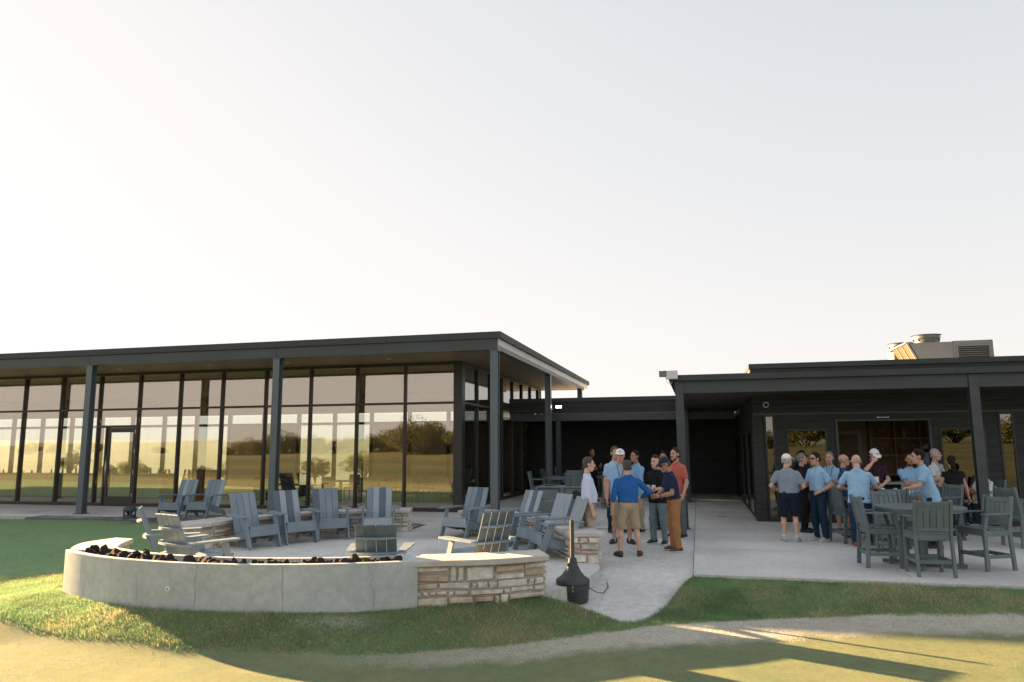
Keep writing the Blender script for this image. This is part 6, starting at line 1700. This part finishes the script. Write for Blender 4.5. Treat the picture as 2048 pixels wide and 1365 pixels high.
# ------------------------------------------------------------------ grass blades (stuff)
def blade_mat(name):
    m = bpy.data.materials.new(name); m.use_nodes = True; t = m.node_tree; b = t.nodes['Principled BSDF']
    at = t.nodes.new('ShaderNodeAttribute'); at.attribute_name = 'tint'; t.links.new(at.outputs['Color'], b.inputs['Base Color'])
    b.inputs['Roughness'].default_value = .6; b.inputs['Specular IOR Level'].default_value = .25
    tr = t.nodes.new('ShaderNodeBsdfTranslucent'); t.links.new(at.outputs['Color'], tr.inputs['Color'])
    mx = t.nodes.new('ShaderNodeMixShader'); mx.inputs[0].default_value = .5
    t.links.new(b.outputs[0], mx.inputs[1]); t.links.new(tr.outputs[0], mx.inputs[2]); t.links.new(mx.outputs[0], t.nodes['Material Output'].inputs['Surface'])
    return m
BLADE = blade_mat('grass_blade')
def grass(name, label, xr, yr, n, keep, hgt, wid, dry=.25, cols=((.165, .315, .155), (.275, .40, .19), (.60, .52, .33)), seed=1, lean=.6):
    r = np.random.default_rng(seed); X = r.uniform(*xr, n); Y = r.uniform(*yr, n)
    d = hard_d(X, Y); dw = poly_dist(X, Y, P_WALK)
    k = keep(X, Y, d, dw, r); X, Y, d, dw = X[k], Y[k], d[k], dw[k]; n = len(X)
    Z = ground_z(X, Y, d, dw) - .004; Z = np.where(d < -.015, np.maximum(Z, -.03), Z)
    patch = hnoise(X, Y, 2.2, 41) + .5 * hnoise(X, Y, 7.0, 43)
    h = hgt * np.where(r.uniform(0, 1, n) < .06, r.uniform(1.2, 2.0, n), r.uniform(.4, 1.25, n)) * (1 + .45 * np.clip(patch, -1, 1)); a = r.uniform(0, 6.28, n); w = wid * r.uniform(.6, 1.3, n)
    lx, ly = r.normal(0, lean, n) * h, r.normal(0, lean, n) * h
    V = np.empty((n, 3, 3)); cx, cy = np.cos(a) * w, np.sin(a) * w
    V[:, 0] = np.stack([X - cx, Y - cy, Z], -1); V[:, 1] = np.stack([X + cx, Y + cy, Z], -1); V[:, 2] = np.stack([X + lx, Y + ly, Z + h], -1)
    f = np.clip(r.uniform(0, 1, n), 0, 1)[:, None]; c = np.array(cols[0]) * (1 - f) + np.array(cols[1]) * f
    dm = (r.uniform(0, 1, n) < np.clip(dry + .5 * patch, .02, .95))[:, None]
    c = c * (1 + .38 * np.clip(hnoise(X, Y, 3.1, 77), -1, 1))[:, None]
    c = np.where(dm, np.array(cols[2]) * r.uniform(.7, 1.25, (n, 1)), c)
    o = np_mesh(name, V.reshape(-1, 3), np.arange(3 * n).reshape(n, 3), BLADE, smooth=False, kind='stuff', label=label, cat='grass')
    col = np.ones((n * 3, 4), np.float32); col[:, :3] = np.repeat(c, 3, 0)
    at = o.data.color_attributes.new('tint', 'FLOAT_COLOR', 'POINT'); at.data.foreach_set('color', col.ravel())
    return o
def k_front(X, Y, d, dw, r):
    edge = Y - RE_y(X) + .10 * hnoise(X, Y, 5.0, 21) * .5 + r.normal(0, .05, len(X))
    tx, ty = X - TC[0], Y - TC[1]; rt = np.hypot(tx, ty)
    intr = (rt < TR + .012) & (Y < 13.9) & (X < -1.2) & (rt > TR - .9) & (X > -6.44)
    ov = r.uniform(0, 1, len(X)) ** 3
    return (edge > 0) & (d > -.015 - .055 * ov) & (dw > -.01 - .05 * ov) & (Y < 12.3) & ~intr & ~((X > -6.62) & (X < -1) & (Y > 10.85))
grass('rough_grass', 'unmown green grass with dry blades in front of the fire trough', (-9.5, 3.2), (8.2, 12.3), 620000, k_front, .040, .0030, .16, seed=5)
grass('rough_grass', 'unmown grass bank along the bar patio edge', (2.4, 11.5), (7.4, 12.6), 420000, k_front, .042, .0030, .16, seed=6)
def k_green(X, Y, d, dw, r):
    e = Y - RE_y(X); return (e < .06) & (dw > 0) & (r.uniform(0, 1, len(X)) < np.clip(1.15 + (7.0 - Y) * .1, .5, 1))
grass('green_nap', 'closely mown putting green turf along the bottom of the picture', (-8, 9), (5.9, 10.2), 330000, k_green, .0065, .0032, .02, cols=((.155, .20, .11), (.235, .255, .135), (.32, .29, .16)), seed=15, lean=1.2)
def k_tan(X, Y, d, dw, r):
    e = Y - RE_y(X); t = Y - TE_y(X) + .12 * hnoise(X, Y, 5.0, 21); return (e < .10) & (t > -.15) & (dw > 0) & (r.uniform(0, 1, len(X)) < np.clip((X + 3) / 4.5, 0, 1))
grass('dry_collar', 'dry straw-coloured grass strip between the rough and the green', (-3, 10), (7.6, 10.2), 130000, k_tan, .014, .0034, .75, cols=((.30, .32, .22), (.42, .42, .32), (.60, .56, .48)), seed=16, lean=1.2)
def k_lawn(X, Y, d, dw, r): return (d > .01) & (Y > 11.6) & (X < -6.3 + .0 * Y) & (r.uniform(0, 1, len(X)) < np.clip(1.5 - (Y - 12) * .12, .3, 1))
grass('mown_lawn', 'short green lawn left of the terrace', (-17, -5.9), (11.6, 20.6), 90000, k_lawn, .014, .0040, .04, cols=((.17, .32, .155), (.22, .37, .18), (.32, .38, .19)), seed=8, lean=.9)

# ------------------------------------------------------------------ trees that the glass mirrors (behind the photographer) and shrubs beyond the building
mat('bark', (.10, .075, .055), .9, var=.3, scale=8, bump=.6)
LEAF = [blade_mat('leaf_a'), blade_mat('leaf_b')]
def tree_meshes(seed, rx, rz, h0, nl, c0, c1):
    r = np.random.default_rng(seed); tb = MB()
    tb.tube([(0, 0, -.3), (.05, .02, h0 * .5), (-.05, .05, h0), (0, 0, h0 + rz * .5)], [.26, .20, .15, .06], 9)
    cl = []
    for i in range(11):
        a = i * 2.4 + r.uniform(-.3, .3); el = r.uniform(.15, 1.1); L_ = r.uniform(.55, .95)
        tip = np.array([math.cos(a) * rx * L_ * math.cos(el), math.sin(a) * rx * L_ * math.cos(el), h0 + rz * (.35 + .95 * math.sin(el) * L_)])
        st = np.array([0, 0, h0 * r.uniform(.6, 1.1)]); mid = (st + tip) / 2 + np.array([0, 0, .3])
        tb.tube([tuple(st), tuple(mid), tuple(tip)], [.10, .07, .025], 6); cl.append((tip, r.uniform(.55, 1.0)))
        cl.append(((mid + tip) / 2 + r.normal(0, .3, 3), r.uniform(.45, .8)))
    cl.append((np.array([0, 0, h0 + rz * 1.2]), 1.0))
    vs_, cs = [], []
    per = nl // len(cl)
    for c, s_ in cl:
        R_ = rx * .42 * s_; p = r.normal(size=(per, 3)); p /= np.linalg.norm(p, axis=1)[:, None]; p *= (r.uniform(.25, 1, (per, 1)) ** .5) * R_; p[:, 2] *= .72; p += c
        ax = r.normal(size=(per, 3)); ax /= np.linalg.norm(ax, axis=1)[:, None]; bx2 = np.cross(ax, r.normal(size=(per, 3))); bx2 /= np.linalg.norm(bx2, axis=1)[:, None]
        sz = r.uniform(.07, .17, (per, 1))
        vs_.append(np.stack([p - ax * sz, p + bx2 * sz * .6, p + ax * sz, p - bx2 * sz * .6], 1)); f = np.repeat(r.uniform(0, 1, (per, 1)), 4, 0)
        cs.append(np.array(c0) * (1 - f) + np.array(c1) * f)
    V = np.concatenate(vs_).reshape(-1, 3); F_ = np.arange(len(V)).reshape(-1, 4); C = np.concatenate(cs)
    return tb.mesh('trunk', True), V, F_, C
TREES = []
for q, (rx, rz, h0, nl, c0, c1) in enumerate(((3.6, 3.2, 2.0, 7000, (.045, .060, .022), (.105, .115, .040)), (2.8, 2.4, 1.6, 6000, (.050, .062, .026), (.12, .115, .045)), (4.4, 3.4, 2.2, 8000, (.040, .056, .020), (.10, .105, .038)))):
    tm, V, F_, C = tree_meshes(60 + q, rx, rz, h0, nl, c0, c1); tm.materials.append(MATS['bark'])
    o = np_mesh('crown', V, F_, LEAF[0], smooth=False); col = np.ones((len(V), 4), np.float32); col[:, :3] = C
    at = o.data.color_attributes.new('tint', 'FLOAT_COLOR', 'POINT'); at.data.foreach_set('color', col.ravel()); me = o.data; bpy.data.objects.remove(o); TREES.append((tm, me))
r_ = random.Random(12)
TL = []
def mirrored(u, D):
    """spot D metres out from the pavilion glass along the ray that the pane mirrors at picture column u"""
    d = Vector(((u - 1024) / 1450.0, 1, 0)); k = (W(0, 2.6) - Vector((0, 0, 0))).dot(BX) / d.dot(BX); p = d * k
    q = (d - 2 * d.dot(BX) * BX).normalized(); return p + q * D
for u, D, q, s_ in ((455, 96, 1, .55), (478, 94, 0, .62), (500, 92, 2, .70), (522, 95, 0, .66), (545, 92, 1, .80), (566, 90, 2, .92), (588, 94, 0, .9), (608, 97, 1, .7), (628, 95, 2, .72), (650, 92, 1, .62), (676, 95, 0, .60), (700, 90, 2, .66), (722, 94, 1, .82), (744, 92, 0, .80), (765, 92, 2, .74),
                    (790, 90, 1, .78), (812, 88, 0, 1.0), (832, 86, 2, 1.18), (852, 87, 1, 1.14), (870, 90, 0, 1.0), (888, 92, 2, .70), (905, 88, 1, .8), (925, 84, 0, .95), (955, 86, 2, .9), (60, 110, 0, .6), (110, 112, 1, .6), (190, 108, 2, .55), (330, 105, 1, .5)):
    p_ = mirrored(u, D); TL.append((p_.x, p_.y, q, s_ * (.62 if u < 800 else .78)))
for x_, y_, q, s_ in ((9, -72, 0, .9), (15, -78, 2, .8), (22, -70, 1, 1.0), (4, -76, 1, .8), (-3, -72, 2, .75), (-9, -80, 1, .8), (29, -74, 0, .8)): TL.append((x_, y_, q, s_))
for i, (x, y, q, s_) in enumerate(TL):
    z_ = float(ground_z(np.array([x]), np.array([y]))[0])
    e = empty('oak_tree', (x, y, z_ - 2.3 * s_ * 1.2), r_.uniform(0, 6), label='broad green oak mirrored in the pavilion glass', cat='tree', group='oaks along the slope mirrored in the glass')
    s_ *= 1.2; inst('trunk', TREES[q][0], e, scale=(s_,) * 3); inst('crown', TREES[q][1], e, scale=(s_ * 1.1, s_ * 1.1, s_))
# tall yellow-green grasses and shrubs beyond the pavilion
for i, (x, y, s_) in enumerate(((-13.5, 40, .32), (-11.0, 41, .36), (-8.6, 43, .30), (-16.5, 47, .35), (-22, 52, .30), (-34, 66, .4), (-28, 72, .4), (-44, 80, .45), (-18, 88, .5), (-60, 100, .6))):
    z_ = float(ground_z(np.array([x]), np.array([y]))[0])
    e = empty('meadow_shrub', (x, y, z_ - .6 * s_), r_.uniform(0, 6), label='sunlit shrub on the meadow seen through the pavilion glass', cat='shrub', group='shrubs on the meadow beyond the pavilion')
    inst('trunk', TREES[i % 3][0], e, scale=(s_,) * 3); inst('crown', TREES[i % 3][1], e, scale=(s_, s_, s_ * .9))
